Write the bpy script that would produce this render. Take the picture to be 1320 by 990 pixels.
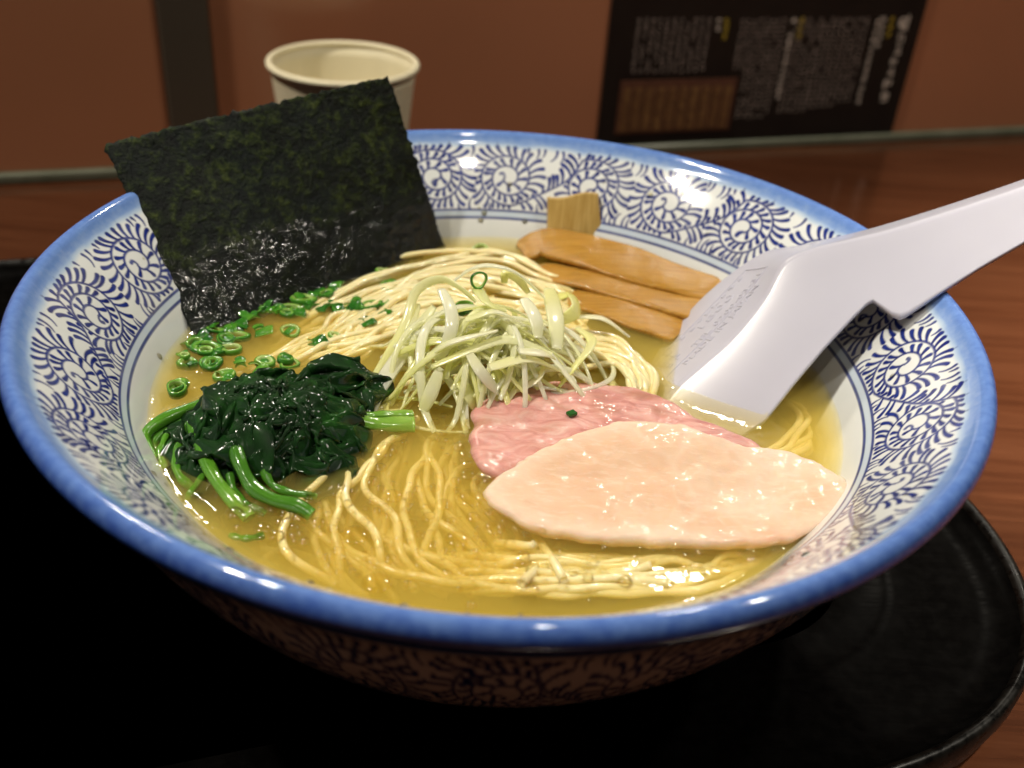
import bpy, math, random
import numpy as np
from mathutils import Vector, Matrix, noise

random.seed(7)
rng = np.random.default_rng(7)
scene = bpy.context.scene
C = scene.collection
for o in list(bpy.data.objects):
    bpy.data.objects.remove(o)

# ------------------------------------------------------------------ camera
FPX = 1300.0                      # focal length in pixels of the 1320 px wide photograph
PITCH, ROLL = math.radians(32.8628), math.radians(4.2835)
CAM = np.array([0.0028, -0.2033, 0.1064])
cf = np.array([0, math.cos(PITCH), -math.sin(PITCH)])
cr0 = np.array([1.0, 0, 0]); cu0 = np.cross(cr0, cf)
cr = math.cos(ROLL) * cr0 + math.sin(ROLL) * cu0
cu = -math.sin(ROLL) * cr0 + math.cos(ROLL) * cu0
cam_d = bpy.data.cameras.new('camera')
cam_d.sensor_width = 36.0
cam_d.lens = FPX / 1320.0 * 36.0
cam_d.clip_start = 0.01
cam_d.clip_end = 20.0
cam_d.dof.use_dof = True
cam_d.dof.focus_distance = 0.222
cam_d.dof.aperture_fstop = 13.0
cam = bpy.data.objects.new('camera', cam_d)
C.objects.link(cam)
M = Matrix.Identity(4)
for i in range(3):
    M[i][0] = cr[i]; M[i][1] = cu[i]; M[i][2] = -cf[i]; M[i][3] = CAM[i]
cam.matrix_world = M
scene.camera = cam

# ------------------------------------------------------------------ world + lamps (restaurant downlights and added fill lamps)
world = bpy.data.worlds.new('World')
scene.world = world
world.use_nodes = True
bg = world.node_tree.nodes['Background']
bg.inputs[0].default_value = (1.0, 0.86, 0.72, 1)
bg.inputs[1].default_value = 0.022

def lamp(name, loc, target, energy, size, col, spread=180):
    d = bpy.data.lights.new(name, 'AREA')
    d.shape = 'DISK'; d.size = size; d.energy = energy; d.color = col; d.spread = math.radians(spread)
    o = bpy.data.objects.new(name, d)
    o.location = loc
    o.rotation_euler = (Vector(target) - Vector(loc)).to_track_quat('-Z', 'Y').to_euler()
    C.objects.link(o)
    return o
WARM = (1.0, 0.92, 0.78)
lamp('downlight_or_fill', (-0.55, -0.06, 1.18), (0.02, -0.06, 0), 0.34, 0.05, WARM, 46)
lamp('downlight_or_fill', (-0.40, 0.85, 0.70), (0, -0.03, 0), 0.14, 0.06, WARM, 46)  # backlight added for wet glints on spinach and oil droplets
lamp('downlight_or_fill', (0.20, -0.38, 1.32), (0.0, -0.02, 0), 0.11, 0.05, WARM, 40)  # frontal fill added to brighten the near side of the leek heap
lamp('downlight_or_fill', (0.25, 0.92, 0.86), (0.02, -0.04, 0), 0.19, 0.06, WARM, 46)
lamp('downlight_or_fill', (0.56, 0.02, 1.25), (0.38, 0.05, 0), 2.0, 0.05, WARM, 27)  # added narrow lamp, brightens only the table at the right
lamp('downlight_or_fill', (-0.60, -0.05, 1.05), (-0.30, 0.30, 0.15), 4.9, 0.05, WARM, 120)  # added fill that lifts the left part of the partition
lamp('downlight_or_fill', (0.70, -0.05, 1.05), (0.40, 0.45, 0.15), 2.5, 0.05, WARM, 120)  # added fill that lifts the right part of the partition

vs = scene.view_settings
vs.view_transform = 'Standard'
vs.look = 'None'
vs.exposure = 0.0
vs.gamma = 1.0
vs.use_curve_mapping = False
cy = scene.cycles
cy.use_denoising = True
cy.max_bounces = 10
cy.transparent_max_bounces = 24
cy.volume_bounces = 5
cy.caustics_reflective = False
cy.caustics_refractive = False
cy.sample_clamp_indirect = 6.0

# ------------------------------------------------------------------ key heights (metres, rim of the bowl at 0)
ZS = -0.0245      # broth surface
ZTRAY = -0.078    # tray floor
ZT = -0.084       # table top
WA = math.radians(19.2)          # the partition and the tray are turned by this angle
WU = np.array([math.cos(WA), math.sin(WA), 0]); WV = np.array([-math.sin(WA), math.cos(WA), 0])
WALLV = 0.2967

def ray(px, py):
    return cf + cr * (px - 660) / FPX - cu * (py - 495) / FPX
def at(px, py, z):
    d = ray(px, py)
    return CAM + d * (z - CAM[2]) / d[2]
def deep(px, py, dist):
    return CAM + ray(px, py) * dist
def uvz(u, v, z):
    return WU * u + WV * v + np.array([0, 0, z])

# ------------------------------------------------------------------ helpers
def link(o, parent=None):
    C.objects.link(o)
    if parent is not None:
        o.parent = parent
    return o
def tag(o, label=None, cat=None, group=None, kind=None):
    if label: o['label'] = label
    if cat: o['category'] = cat
    if group: o['group'] = group
    if kind: o['kind'] = kind
    return o
def empty(name, loc=(0, 0, 0)):
    o = bpy.data.objects.new(name, None)
    o.location = loc
    o.empty_display_size = 0.01
    return link(o)
def add(name, mesh, mat, parent=None):
    mesh.materials.clear()
    mesh.materials.append(mat)
    o = bpy.data.objects.new(name, mesh)
    link(o, parent)
    if parent is not None and parent.type == 'EMPTY' and parent.parent is None:
        o.matrix_parent_inverse = Matrix.Translation(parent.location).inverted()
    return o
def mesh_np(name, V, Q, smooth=True):
    """V (n,3), Q (m,4) or (m,3) arrays of indices, fast path."""
    V = np.asarray(V, float); Q = np.asarray(Q, np.int64)
    me = bpy.data.meshes.new(name)
    k = Q.shape[1]
    me.vertices.add(len(V)); me.vertices.foreach_set('co', V.astype(np.float32).ravel())
    me.loops.add(Q.size); me.loops.foreach_set('vertex_index', Q.ravel().astype(np.int32))
    me.polygons.add(len(Q))
    me.polygons.foreach_set('loop_start', np.arange(0, Q.size, k, dtype=np.int32))
    if smooth:
        me.polygons.foreach_set('use_smooth', np.ones(len(Q), bool))
    me.update(calc_edges=True)
    me.validate()
    return me
def mesh_py(name, V, F, smooth=True):
    me = bpy.data.meshes.new(name)
    me.from_pydata([tuple(map(float, v)) for v in V], [], [tuple(int(i) for i in f) for f in F])
    if smooth:
        me.polygons.foreach_set('use_smooth', np.ones(len(F), bool))
    me.update()
    return me
def grid_quads(n, m, cu_=False, cv_=False, off=0):
    i = np.arange(n if cu_ else n - 1); j = np.arange(m if cv_ else m - 1)
    I, J = np.meshgrid(i, j, indexing='ij')
    I2, J2 = (I + 1) % n, (J + 1) % m
    return np.stack([I * m + J, I2 * m + J, I2 * m + J2, I * m + J2], -1).reshape(-1, 4) + off
def attr(me, name, vals):
    a = me.attributes.new(name, 'FLOAT', 'POINT')
    a.data.foreach_set('value', np.asarray(vals, np.float32).ravel())
def spline(pts, n):
    """Catmull-Rom through pts, n samples, roughly even."""
    P = np.asarray(pts, float)
    P = np.vstack([2 * P[0] - P[1], P, 2 * P[-1] - P[-2]])
    out = []
    k = len(P) - 3
    for i in range(k):
        t = np.linspace(0, 1, 40, endpoint=False)[:, None]
        a, b, c, d = P[i:i + 4]
        out.append(.5 * ((2 * b) + (-a + c) * t + (2 * a - 5 * b + 4 * c - d) * t ** 2 + (-a + 3 * b - 3 * c + d) * t ** 3))
    S = np.vstack(out + [P[-2][None]])
    L = np.r_[0, np.cumsum(np.linalg.norm(np.diff(S, axis=0), axis=1))]
    q = np.linspace(0, L[-1], n)
    return np.stack([np.interp(q, L, S[:, j]) for j in range(S.shape[1])], -1)
def frames(S, up=(0, 0, 1)):
    T = np.gradient(S, axis=0)
    T /= np.linalg.norm(T, axis=1)[:, None] + 1e-12
    B = np.zeros_like(T)
    b = np.cross(T[0], up)
    if np.linalg.norm(b) < 1e-3: b = np.cross(T[0], (1, 0, 0))
    for i in range(len(S)):
        b = b - T[i] * (b @ T[i]); b /= np.linalg.norm(b) + 1e-12
        B[i] = b
    return T, B, np.cross(B, T)
def tube(S, rx, ry=None, k=8, twist=0.0, cap=True, power=1.0):
    """tube along S with half-axes rx (sideways) and ry (up); returns verts, faces, along parameter."""
    n = len(S)
    ry = rx if ry is None else ry
    rx = np.broadcast_to(np.asarray(rx, float), (n,)); ry = np.broadcast_to(np.asarray(ry, float), (n,))
    T, B, N = frames(S)
    a = np.linspace(0, 2 * math.pi, k, endpoint=False)
    tw = np.linspace(0, twist, n)
    ca = np.sign(np.cos(a)) * np.abs(np.cos(a)) ** power; sa = np.sign(np.sin(a)) * np.abs(np.sin(a)) ** power
    Bt = B * np.cos(tw)[:, None] + N * np.sin(tw)[:, None]; Nt = -B * np.sin(tw)[:, None] + N * np.cos(tw)[:, None]
    V = S[:, None] + Bt[:, None] * (rx[:, None] * ca)[..., None] + Nt[:, None] * (ry[:, None] * sa)[..., None]
    F = [tuple(q) for q in grid_quads(n, k, False, True)]
    if cap:
        F.append(tuple(range(k - 1, -1, -1))); F.append(tuple((n - 1) * k + j for j in range(k)))
    return V.reshape(-1, 3), F, np.repeat(np.linspace(0, 1, n), k)
def box(c, sx, sy, sz, U=(1, 0, 0), Vv=(0, 1, 0), W=(0, 0, 1)):
    U, Vv, W = map(np.asarray, (U, Vv, W)); c = np.asarray(c, float)
    V = [c + U * sx * a + Vv * sy * b + W * sz * d for d in (-.5, .5) for b in (-.5, .5) for a in (-.5, .5)]
    F = [(0, 2, 3, 1), (4, 5, 7, 6), (0, 1, 5, 4), (2, 6, 7, 3), (0, 4, 6, 2), (1, 3, 7, 5)]
    return V, F
class MB:
    def __init__(self): self.V = []; self.F = []
    def add(self, V, F):
        o = len(self.V); self.V += [tuple(v) for v in V]; self.F += [tuple(i + o for i in f) for f in F]
    def mesh(self, name, smooth=False): return mesh_py(name, self.V, self.F, smooth)
def bevel(o, w, seg=3):
    m = o.modifiers.new('edge', 'BEVEL'); m.width = w; m.segments = seg; m.limit_method = 'ANGLE'; m.angle_limit = math.radians(35)
    return o

# ------------------------------------------------------------------ materials
class Mat:
    def __init__(self, name):
        self.m = bpy.data.materials.new(name); self.m.use_nodes = True
        self.t = self.m.node_tree; self.n = self.t.nodes; self.l = self.t.links
        self.p = self.n['Principled BSDF']; self.out = self.n['Material Output']
    def set(self, **k):
        for a, v in k.items():
            s = self.p.inputs[a.replace('_', ' ')]
            s.default_value = (*v, 1) if isinstance(v, tuple) and len(v) == 3 and s.type == 'RGBA' else v
        return self
    def node(self, typ, **k):
        x = self.n.new(typ)
        for a, v in k.items(): setattr(x, a, v)
        return x
    def coord(self, scale=(1, 1, 1), rot=(0, 0, 0), kind='Object'):
        c = self.node('ShaderNodeTexCoord'); mp = self.node('ShaderNodeMapping')
        mp.inputs['Scale'].default_value = scale; mp.inputs['Rotation'].default_value = rot
        self.l.new(c.outputs[kind], mp.inputs[0]); return mp.outputs[0]
    def noise(self, vec, scale, detail=4, rough=.55, dist=0.0):
        x = self.node('ShaderNodeTexNoise'); x.inputs['Scale'].default_value = scale
        x.inputs['Detail'].default_value = detail; x.inputs['Roughness'].default_value = rough; x.inputs['Distortion'].default_value = dist
        if vec is not None: self.l.new(vec, x.inputs['Vector'])
        return x.outputs['Fac']
    def ramp(self, fac, stops, interp='LINEAR'):
        r = self.node('ShaderNodeValToRGB'); r.color_ramp.interpolation = interp
        e = r.color_ramp.elements
        while len(e) < len(stops): e.new(.5)
        for s, (pos, col) in zip(e, stops):
            s.position = pos; s.color = (*col, 1) if len(col) == 3 else col
        self.l.new(fac, r.inputs[0]); return r.outputs[0]
    def attr(self, name):
        a = self.node('ShaderNodeAttribute'); a.attribute_name = name; return a.outputs['Fac']
    def mix(self, fac, a, b, blend='MIX'):
        x = self.node('ShaderNodeMix', data_type='RGBA', blend_type=blend)
        for s, v in ((x.inputs[0], fac), (x.inputs[6], a), (x.inputs[7], b)):
            if isinstance(v, (int, float)): s.default_value = v
            elif isinstance(v, tuple): s.default_value = (*v, 1)
            else: self.l.new(v, s)
        return x.outputs[2]
    def math(self, op, a, b=None, c=None):
        x = self.node('ShaderNodeMath', operation=op)
        for s, v in zip(x.inputs, (a, b, c)):
            if v is None: continue
            if isinstance(v, (int, float)): s.default_value = v
            else: self.l.new(v, s)
        return x.outputs[0]
    def color(self, sock): self.l.new(sock, self.p.inputs['Base Color']); return self
    def rough(self, sock): self.l.new(sock, self.p.inputs['Roughness']); return self
    def bump(self, h, strength=.3, dist=.001):
        b = self.node('ShaderNodeBump'); b.inputs['Strength'].default_value = strength; b.inputs['Distance'].default_value = dist
        self.l.new(h, b.inputs['Height']); self.l.new(b.outputs[0], self.p.inputs['Normal']); self.l.new(b.outputs[0], self.p.inputs['Coat Normal']); return self

def wetcoat(mt, scale, strength, dist, detail=2.0, stretch=(1, 1, 1), rot=0.0, rough=.06):
    """uneven film of liquid: its own relief on the clear coat only"""
    h = mt.noise(mt.coord(stretch, (0, 0, rot)), scale, detail, .5, .3)
    b = mt.node('ShaderNodeBump'); b.inputs['Strength'].default_value = strength; b.inputs['Distance'].default_value = dist
    mt.l.new(h, b.inputs['Height'])
    for l_ in list(mt.p.inputs['Coat Normal'].links): mt.l.remove(l_)
    mt.l.new(b.outputs[0], mt.p.inputs['Coat Normal']); mt.p.inputs['Coat Weight'].default_value = 1.0; mt.p.inputs['Coat Roughness'].default_value = rough
def translucent(mt, col_socket_or_val, amount):
    """adds some light passing through (thin wet plant tissue)."""
    tr = mt.node('ShaderNodeBsdfTranslucent')
    if isinstance(col_socket_or_val, tuple): tr.inputs[0].default_value = (*col_socket_or_val, 1)
    else: mt.l.new(col_socket_or_val, tr.inputs[0])
    mx = mt.node('ShaderNodeMixShader'); mx.inputs[0].default_value = amount
    mt.l.new(mt.p.outputs[0], mx.inputs[1]); mt.l.new(tr.outputs[0], mx.inputs[2])
    mt.l.new(mx.outputs[0], mt.out.inputs[0])
    return mt

# table wood
w = Mat('table_wood').set(Roughness=.2, Specular_IOR_Level=.5, Coat_Weight=.6, Coat_Roughness=.1)
v = w.coord((2.2, 42, 42), (0, 0, -WA))
g = w.noise(v, 5.5, 7, .62, .9)
g2 = w.noise(w.coord((0.8, 7, 7), (0, 0, -WA)), 4, 3)
col = w.ramp(w.math('ADD', w.math('MULTIPLY', g, .72), w.math('MULTIPLY', g2, .28)), [(.3, (.032, .009, .0035)), (.48, (.066, .021, .0085)), (.7, (.10, .035, .015))])
w.color(col); w.rough(w.ramp(g2, [(.3, (.16,) * 3), (.7, (.24,) * 3)])); w.bump(g, .05, .0006)
m_wood = w.m
# frosted brown partition
w = Mat('frosted_brown_panel').set(Roughness=.22, Specular_IOR_Level=1.0)
n1 = w.noise(w.coord(), 5, 3)
w.color(w.ramp(n1, [(.25, (.36, .145, .072)), (.75, (.42, .17, .088))])); w.bump(w.noise(w.coord(), 2200, 1), .12, .0003)
m_panel = w.m
w = Mat('black_metal').set(Base_Color=(.06, .046, .032), Roughness=.38, Metallic=.0, Specular_IOR_Level=.8)
w.bump(w.noise(w.coord((1, 1, 30)), 12, 3), .05, .001)
m_post = w.m
w = Mat('green_glass_edge').set(Roughness=.25); w.color(w.ramp(w.noise(w.coord(), 40, 3), [(.3, (.10, .11, .075)), (.7, (.16, .165, .12))]))
m_strip = w.m
w = Mat('poster_black').set(Roughness=.4, Specular_IOR_Level=.3); w.color(w.ramp(w.noise(w.coord(), 60, 2), [(.3, (.010, .007, .006)), (.7, (.014, .010, .008))]))
m_poster = w.m
w = Mat('print_white').set(Roughness=.5); w.color(w.ramp(w.noise(w.coord(), 900, 1), [(.3, (.26, .20, .175)), (.7, (.46, .37, .32))]))
m_pw = w.m
w = Mat('print_bright').set(Roughness=.5); w.color(w.ramp(w.noise(w.coord(), 500, 1), [(.3, (.5, .42, .36)), (.7, (.75, .65, .57))]))
m_pb = w.m
w = Mat('print_yellow').set(Roughness=.5); w.color(w.ramp(w.noise(w.coord(), 300, 1), [(.3, (.36, .25, .02)), (.7, (.50, .36, .04))]))
m_py = w.m
w = Mat('print_tan').set(Roughness=.5); w.color(w.ramp(w.noise(w.coord(), 260, 2), [(.3, (.13, .060, .02)), (.7, (.21, .105, .035))]))
m_pt = w.m
w = Mat('print_brown').set(Roughness=.5); w.color(w.ramp(w.noise(w.coord(), 200, 2), [(.3, (.075, .025, .012)), (.7, (.11, .04, .02))]))
m_pbr = w.m
# tray
w = Mat('black_lacquer').set(Roughness=.22, Specular_IOR_Level=.09)
n1 = w.noise(w.coord(), 300, 4); n2 = w.noise(w.coord((1, 14, 1), (0, 0, .4)), 70, 3)
w.color(w.ramp(n1, [(.4, (.0018, .0016, .0015)), (.8, (.004, .0037, .0035))]))
w.rough(w.ramp(n2, [(.4, (.16,) * 3), (.75, (.34,) * 3)])); w.bump(n1, .03, .0003)
m_tray = w.m
w.set(Specular_IOR_Level=.008); w.rough(w.ramp(n2, [(.4, (.26,) * 3), (.75, (.42,) * 3)]))
w = Mat('worn_lacquer_edge').set(Roughness=.3, Specular_IOR_Level=.3)
n1 = w.noise(w.coord(), 380, 4)
w.color(w.ramp(n1, [(.4, (.002, .0018, .0016)), (.9, (.010, .009, .007))])); w.rough(w.ramp(n1, [(.3, (.2,) * 3), (.7, (.45,) * 3)])); w.bump(n1, .1, .0004)
m_lip = w.m
# porcelain with cobalt ink
w = Mat('glazed_porcelain').set(Roughness=.07, Specular_IOR_Level=.5)
ink, wash = w.attr('ink'), w.attr('wash')
nz = w.noise(w.coord(), 420, 4); nzb = w.noise(w.coord(), 90, 3)
white = w.ramp(nzb, [(.3, (.74, .77, .77)), (.7, (.78, .80, .80))])
ws = w.math('MULTIPLY', wash, w.math('ADD', w.math('MULTIPLY', nz, .5), .75))
c1 = w.ramp(ws, [(0.0, (1, 1, 1)), (.2, (.60, .74, .95)), (.5, (.22, .38, .84)), (.8, (.055, .13, .52)), (1.0, (.026, .066, .36))])
c1 = w.mix(1.0, white, c1, 'MULTIPLY')
inkc = w.ramp(w.math('ADD', nz, w.math('MULTIPLY', nzb, .4)), [(.45, (.006, .011, .125)), (.95, (.022, .045, .27))])
w.color(w.mix(w.math('MULTIPLY', ink, w.ramp(w.noise(w.coord(), 55, 3, .6), [(.3, (.86,) * 3), (.55, (1, 1, 1))])), c1, inkc))
w.bump(w.noise(w.coord(), 160, 2), .03, .0008)
m_porc = w.m
# broth
w = Mat('clear_golden_broth')
w.n.remove(w.p)
tr = w.node('ShaderNodeBsdfTransparent'); tr.inputs[0].default_value = (1.0, .985, .93, 1)
gl = w.node('ShaderNodeBsdfGlossy'); gl.inputs['Roughness'].default_value = .03; gl.inputs[0].default_value = (1, 1, 1, 1)
fr = w.node('ShaderNodeFresnel'); fr.inputs[0].default_value = 1.36
geo = w.node('ShaderNodeNewGeometry')
fac = w.math('MULTIPLY', fr.outputs[0], w.math('SUBTRACT', 1.0, geo.outputs['Backfacing']))
bp = w.node('ShaderNodeBump'); bp.inputs['Strength'].default_value = .25; bp.inputs['Distance'].default_value = .0005
w.l.new(w.noise(w.coord(), 260, 3), bp.inputs['Height']); w.l.new(bp.outputs[0], gl.inputs['Normal']); w.l.new(bp.outputs[0], fr.inputs['Normal'])
mx = w.node('ShaderNodeMixShader'); w.l.new(fac, mx.inputs[0]); w.l.new(tr.outputs[0], mx.inputs[1]); w.l.new(gl.outputs[0], mx.inputs[2])
w.l.new(mx.outputs[0], w.out.inputs['Surface'])
vol = w.node('ShaderNodeVolumePrincipled')
vol.inputs['Color'].default_value = (.994, .88, .33, 1)
vol.inputs['Density'].default_value = 175.0
vol.inputs['Anisotropy'].default_value = .3
w.l.new(vol.outputs[0], w.out.inputs['Volume'])
m_broth = w.m
w = Mat('floating_oil')
w.n.remove(w.p)
tr = w.node('ShaderNodeBsdfTransparent'); tr.inputs[0].default_value = (1.0, .965, .82, 1)
gl = w.node('ShaderNodeBsdfGlossy'); gl.inputs['Roughness'].default_value = .09
fr = w.node('ShaderNodeFresnel'); fr.inputs[0].default_value = 1.55
mx = w.node('ShaderNodeMixShader'); w.l.new(fr.outputs[0], mx.inputs[0]); w.l.new(tr.outputs[0], mx.inputs[1]); w.l.new(gl.outputs[0], mx.inputs[2])
w.l.new(mx.outputs[0], w.out.inputs['Surface'])
m_oil = w.m
# food
def wet(name, base_a, base_b, scale, rough, bump_s=.2, bump_scale=500, sss=0.0, rad=(.003, .0015, .0008), coat=.6, bdist=.0006):
    w = Mat(name).set(Roughness=rough, Specular_IOR_Level=.5, Coat_Weight=coat, Coat_Roughness=.05)
    w.p.inputs['Subsurface Weight'].default_value = sss
    w.p.inputs['Subsurface Radius'].default_value = rad
    w.p.inputs['Subsurface Scale'].default_value = 1.0
    w.color(w.ramp(w.noise(w.coord(), scale, 4), [(.3, base_a), (.7, base_b)]))
    if bump_s: w.bump(w.noise(w.coord(), bump_scale, 4), bump_s, bdist)
    return w
w = wet('noodle', (.82, .68, .34), (.92, .80, .46), 60, .32, .1, 900, sss=.25, coat=.5)
wetcoat(w, 300, .5, .0003, 2, rough=.1)
m_noodle = w.m
def leekmat(name, a, b):
    w = Mat(name).set(Roughness=.25, Coat_Weight=.5, Coat_Roughness=.06)
    v = w.coord((1, 1, 1)); c = w.mix(w.attr('tint'), a, b)
    w.color(c); w.bump(w.noise(v, 700, 3), .2, .0005); wetcoat(w, 350, .6, .0003, 2, rough=.1)
    translucent(w, c, .55); return w.m
m_leek = leekmat('leek_shred', (.97, .97, .84), (.95, .96, .46))
w = Mat('scallion').set(Roughness=.2, Coat_Weight=.6, Coat_Roughness=.05)
c = w.ramp(w.attr('tint'), [(0, (.014, .11, .014)), (.45, (.06, .27, .02)), (.8, (.24, .50, .06)), (1, (.55, .70, .25))])
w.color(c); w.bump(w.noise(w.coord(), 900, 2), .2, .0004); translucent(w, c, .25)
m_scal = w.m
w = Mat('spinach_leaf').set(Roughness=.5, Specular_IOR_Level=.08, Coat_Weight=.5, Coat_Roughness=.03)
nz = w.noise(w.coord(), 160, 5); vor = w.node('ShaderNodeTexVoronoi'); vor.inputs['Scale'].default_value = 330; vor.feature = 'DISTANCE_TO_EDGE'
w.color(w.ramp(nz, [(.3, (.0025, .013, .003)), (.55, (.006, .034, .005)), (.8, (.022, .11, .012))]))
w.bump(w.math('ADD', w.math('MULTIPLY', vor.outputs[0], .3), w.noise(w.coord(), 420, 4)), .16, .0005)
wetcoat(w, 120, .8, .0003, 2, rough=.1)
w.p.inputs['Coat Weight'].default_value = .5
m_spin = w.m
w = Mat('spinach_stem').set(Roughness=.2, Coat_Weight=.6, Coat_Roughness=.05)
c = w.ramp(w.math('ADD', w.attr('tint'), w.math('MULTIPLY', w.noise(w.coord(), 300, 3), .25)), [(.1, (.02, .11, .012)), (.6, (.10, .30, .02)), (1.1, (.30, .50, .08))])
w.color(c); w.bump(w.noise(w.coord((1, 1, 1)), 500, 3), .2, .0006); translucent(w, c, .15)
m_stem = w.m
# chicken
w = wet('poached_chicken', (.86, .63, .50), (.90, .72, .60), 45, .3, 0, sss=.35, rad=(.004, .0018, .001), coat=1.0)
nf = w.noise(w.coord((1, 3.2, 1), (0, 0, .5)), 300, 5, .6); nb = w.noise(w.coord(), 130, 4)
blot = w.noise(w.coord(), 38, 3)
cc = w.ramp(w.noise(w.coord(), 40, 4), [(.3, (.70, .44, .29)), (.55, (.75, .52, .37)), (.75, (.80, .62, .49))])
vein = w.node('ShaderNodeTexVoronoi'); vein.inputs['Scale'].default_value = 34; vein.feature = 'DISTANCE_TO_EDGE'
wrp = w.node('ShaderNodeVectorMath', operation='ADD'); mulw = w.node('ShaderNodeVectorMath', operation='SCALE'); mulw.inputs[3].default_value = .02
nw = w.node('ShaderNodeTexNoise'); nw.inputs['Scale'].default_value = 50
w.l.new(w.coord(), nw.inputs['Vector']); w.l.new(nw.outputs['Color'], mulw.inputs[0]); w.l.new(w.coord(), wrp.inputs[0]); w.l.new(mulw.outputs[0], wrp.inputs[1]); w.l.new(wrp.outputs[0], vein.inputs['Vector'])
cc = w.mix(w.ramp(vein.outputs[0], [(0, (.16,) * 3), (.05, (0, 0, 0))]), cc, (.88, .74, .62))
cc = w.mix(w.ramp(nf, [(.52, (0, 0, 0)), (.7, (.35,) * 3)]), cc, (.86, .70, .57))
cc = w.mix(w.attr('rim_pale'), cc, (.88, .75, .64))
cc = w.mix(w.attr('skin'), cc, (.78, .40, .25))
w.color(cc)
w.bump(w.math('ADD', w.math('MULTIPLY', nf, .35), nb), .3, .0010)
wetcoat(w, 190, 1.0, .00045, 4, rough=.08)
w.set(Specular_IOR_Level=.06)
pm = w.ramp(w.noise(w.coord(), 95, 4, .6), [(.46, (.0,) * 3), (.6, (.85,) * 3)])
w.l.new(w.math('MULTIPLY', pm, w.attr('wetness')), w.p.inputs['Coat Weight'])
m_chick = w.m
w = wet('rare_pork', (.62, .24, .22), (.74, .36, .32), 60, .3, 0, sss=.3, rad=(.004, .0015, .001), coat=.7)
nf = w.noise(w.coord((1, 2.6, 1), (0, 0, .35)), 130, 5, .6, .9); nb = w.noise(w.coord(), 260, 4)
cc = w.ramp(nf, [(.28, (.48, .19, .17)), (.5, (.66, .33, .29)), (.75, (.76, .50, .43))])
cc = w.mix(w.attr('skin'), cc, (.42, .19, .11))
w.color(cc); w.bump(w.math('ADD', w.math('MULTIPLY', nf, .8), nb), .2, .0010)
wetcoat(w, 260, 1.0, .0006, 4, rough=.08)
w.set(Specular_IOR_Level=.1)
pm = w.ramp(w.noise(w.coord(), 120, 4, .6), [(.4, (.08,) * 3), (.62, (.9,) * 3)])
w.l.new(pm, w.p.inputs['Coat Weight'])
m_pork = w.m
def menma(name, k):
    w = Mat(name).set(Roughness=.22, Coat_Weight=.6, Coat_Roughness=.05)
    w.p.inputs['Subsurface Weight'].default_value = .2; w.p.inputs['Subsurface Radius'].default_value = (.004, .002, .0005)
    nf = w.noise(w.coord((.7, 11, 3), (0, 0, k)), 130, 4, .6)
    w.color(w.ramp(nf, [(.3, (.31, .145, .022)), (.5, (.41, .21, .036)), (.75, (.50, .28, .06))]))
    w.bump(w.math('ADD', nf, w.math('MULTIPLY', w.noise(w.coord(), 240, 3), 1.1)), .3, .0006); wetcoat(w, 260, 1.0, .0011, 4, (1, 1.6, 1), k, rough=.08); w.set(Specular_IOR_Level=.12); w.l.new(w.ramp(w.noise(w.coord(), 150, 3), [(.42, (.05,) * 3), (.62, (.7,) * 3)]), w.p.inputs['Coat Weight']); return w.m
m_menma = menma('menma_lying', .35)
w = Mat('menma_upright_m').set(Roughness=.3, Coat_Weight=.3, Coat_Roughness=.1)
nf = w.noise(w.coord((14, 1.2, 1)), 90, 3, .5)
w.color(w.ramp(nf, [(.3, (.40, .25, .06)), (.7, (.60, .42, .15))])); w.bump(nf, .3, .0006)
m_menma_up = w.m
# nori
w = Mat('nori_sheet').set(Specular_IOR_Level=.2)
n1 = w.noise(w.coord(), 330, 6, .7); n2 = w.noise(w.coord(), 90, 4); n3 = w.noise(w.coord(), 900, 3)
c = w.ramp(n1, [(.36, (.0015, .0025, .002)), (.5, (.006, .010, .005)), (.6, (.026, .040, .007)), (.76, (.085, .105, .022))])
c = w.mix(w.ramp(n2, [(.4, (0, 0, 0)), (.75, (.55,) * 3)]), c, (.008, .012, .016))
w.color(w.mix(w.math('MULTIPLY', w.attr('wetness'), .75), c, (.003, .0045, .004)))
w.set(Specular_IOR_Level=.16)
w.rough(w.math('SUBTRACT', w.ramp(n2, [(.3, (.45,) * 3), (.7, (.6,) * 3)]), w.math('MULTIPLY', w.attr('wetness'), .30)))
w.bump(w.math('ADD', n1, w.math('MULTIPLY', n3, .5)), 1.0, .0016)
wetcoat(w, 190, 1.0, .0014, 4, rough=.07)
w.l.new(w.math('MULTIPLY', w.attr('wetness'), .5), w.p.inputs['Coat Weight'])
m_nori = w.m
# spoon, cup
w = Mat('white_melamine').set(Roughness=.25, Specular_IOR_Level=.5)
w.p.inputs['Subsurface Weight'].default_value = .12; w.p.inputs['Subsurface Radius'].default_value = (.002, .002, .0025)
w.color(w.ramp(w.noise(w.coord(), 30, 3), [(.3, (.52, .515, .61)), (.7, (.56, .555, .65))])); w.bump(w.noise(w.coord(), 120, 2), .03, .0006)
m_spoon = w.m
w = Mat('paper_cup_white').set(Roughness=.55)
w.color(w.ramp(w.noise(w.coord(), 60, 3), [(.3, (.80, .73, .51)), (.7, (.84, .77, .55))])); w.bump(w.noise(w.coord(), 1200, 2), .08, .0002)
m_cup = w.m

# ================================================================== the setting
V, F = box((0, .25, ZT - .02), 2.4, 1.6, .04, WU, WV)
table = add('table', mesh_py('table', V, F, False), m_wood); tag(table, kind='structure')
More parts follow.
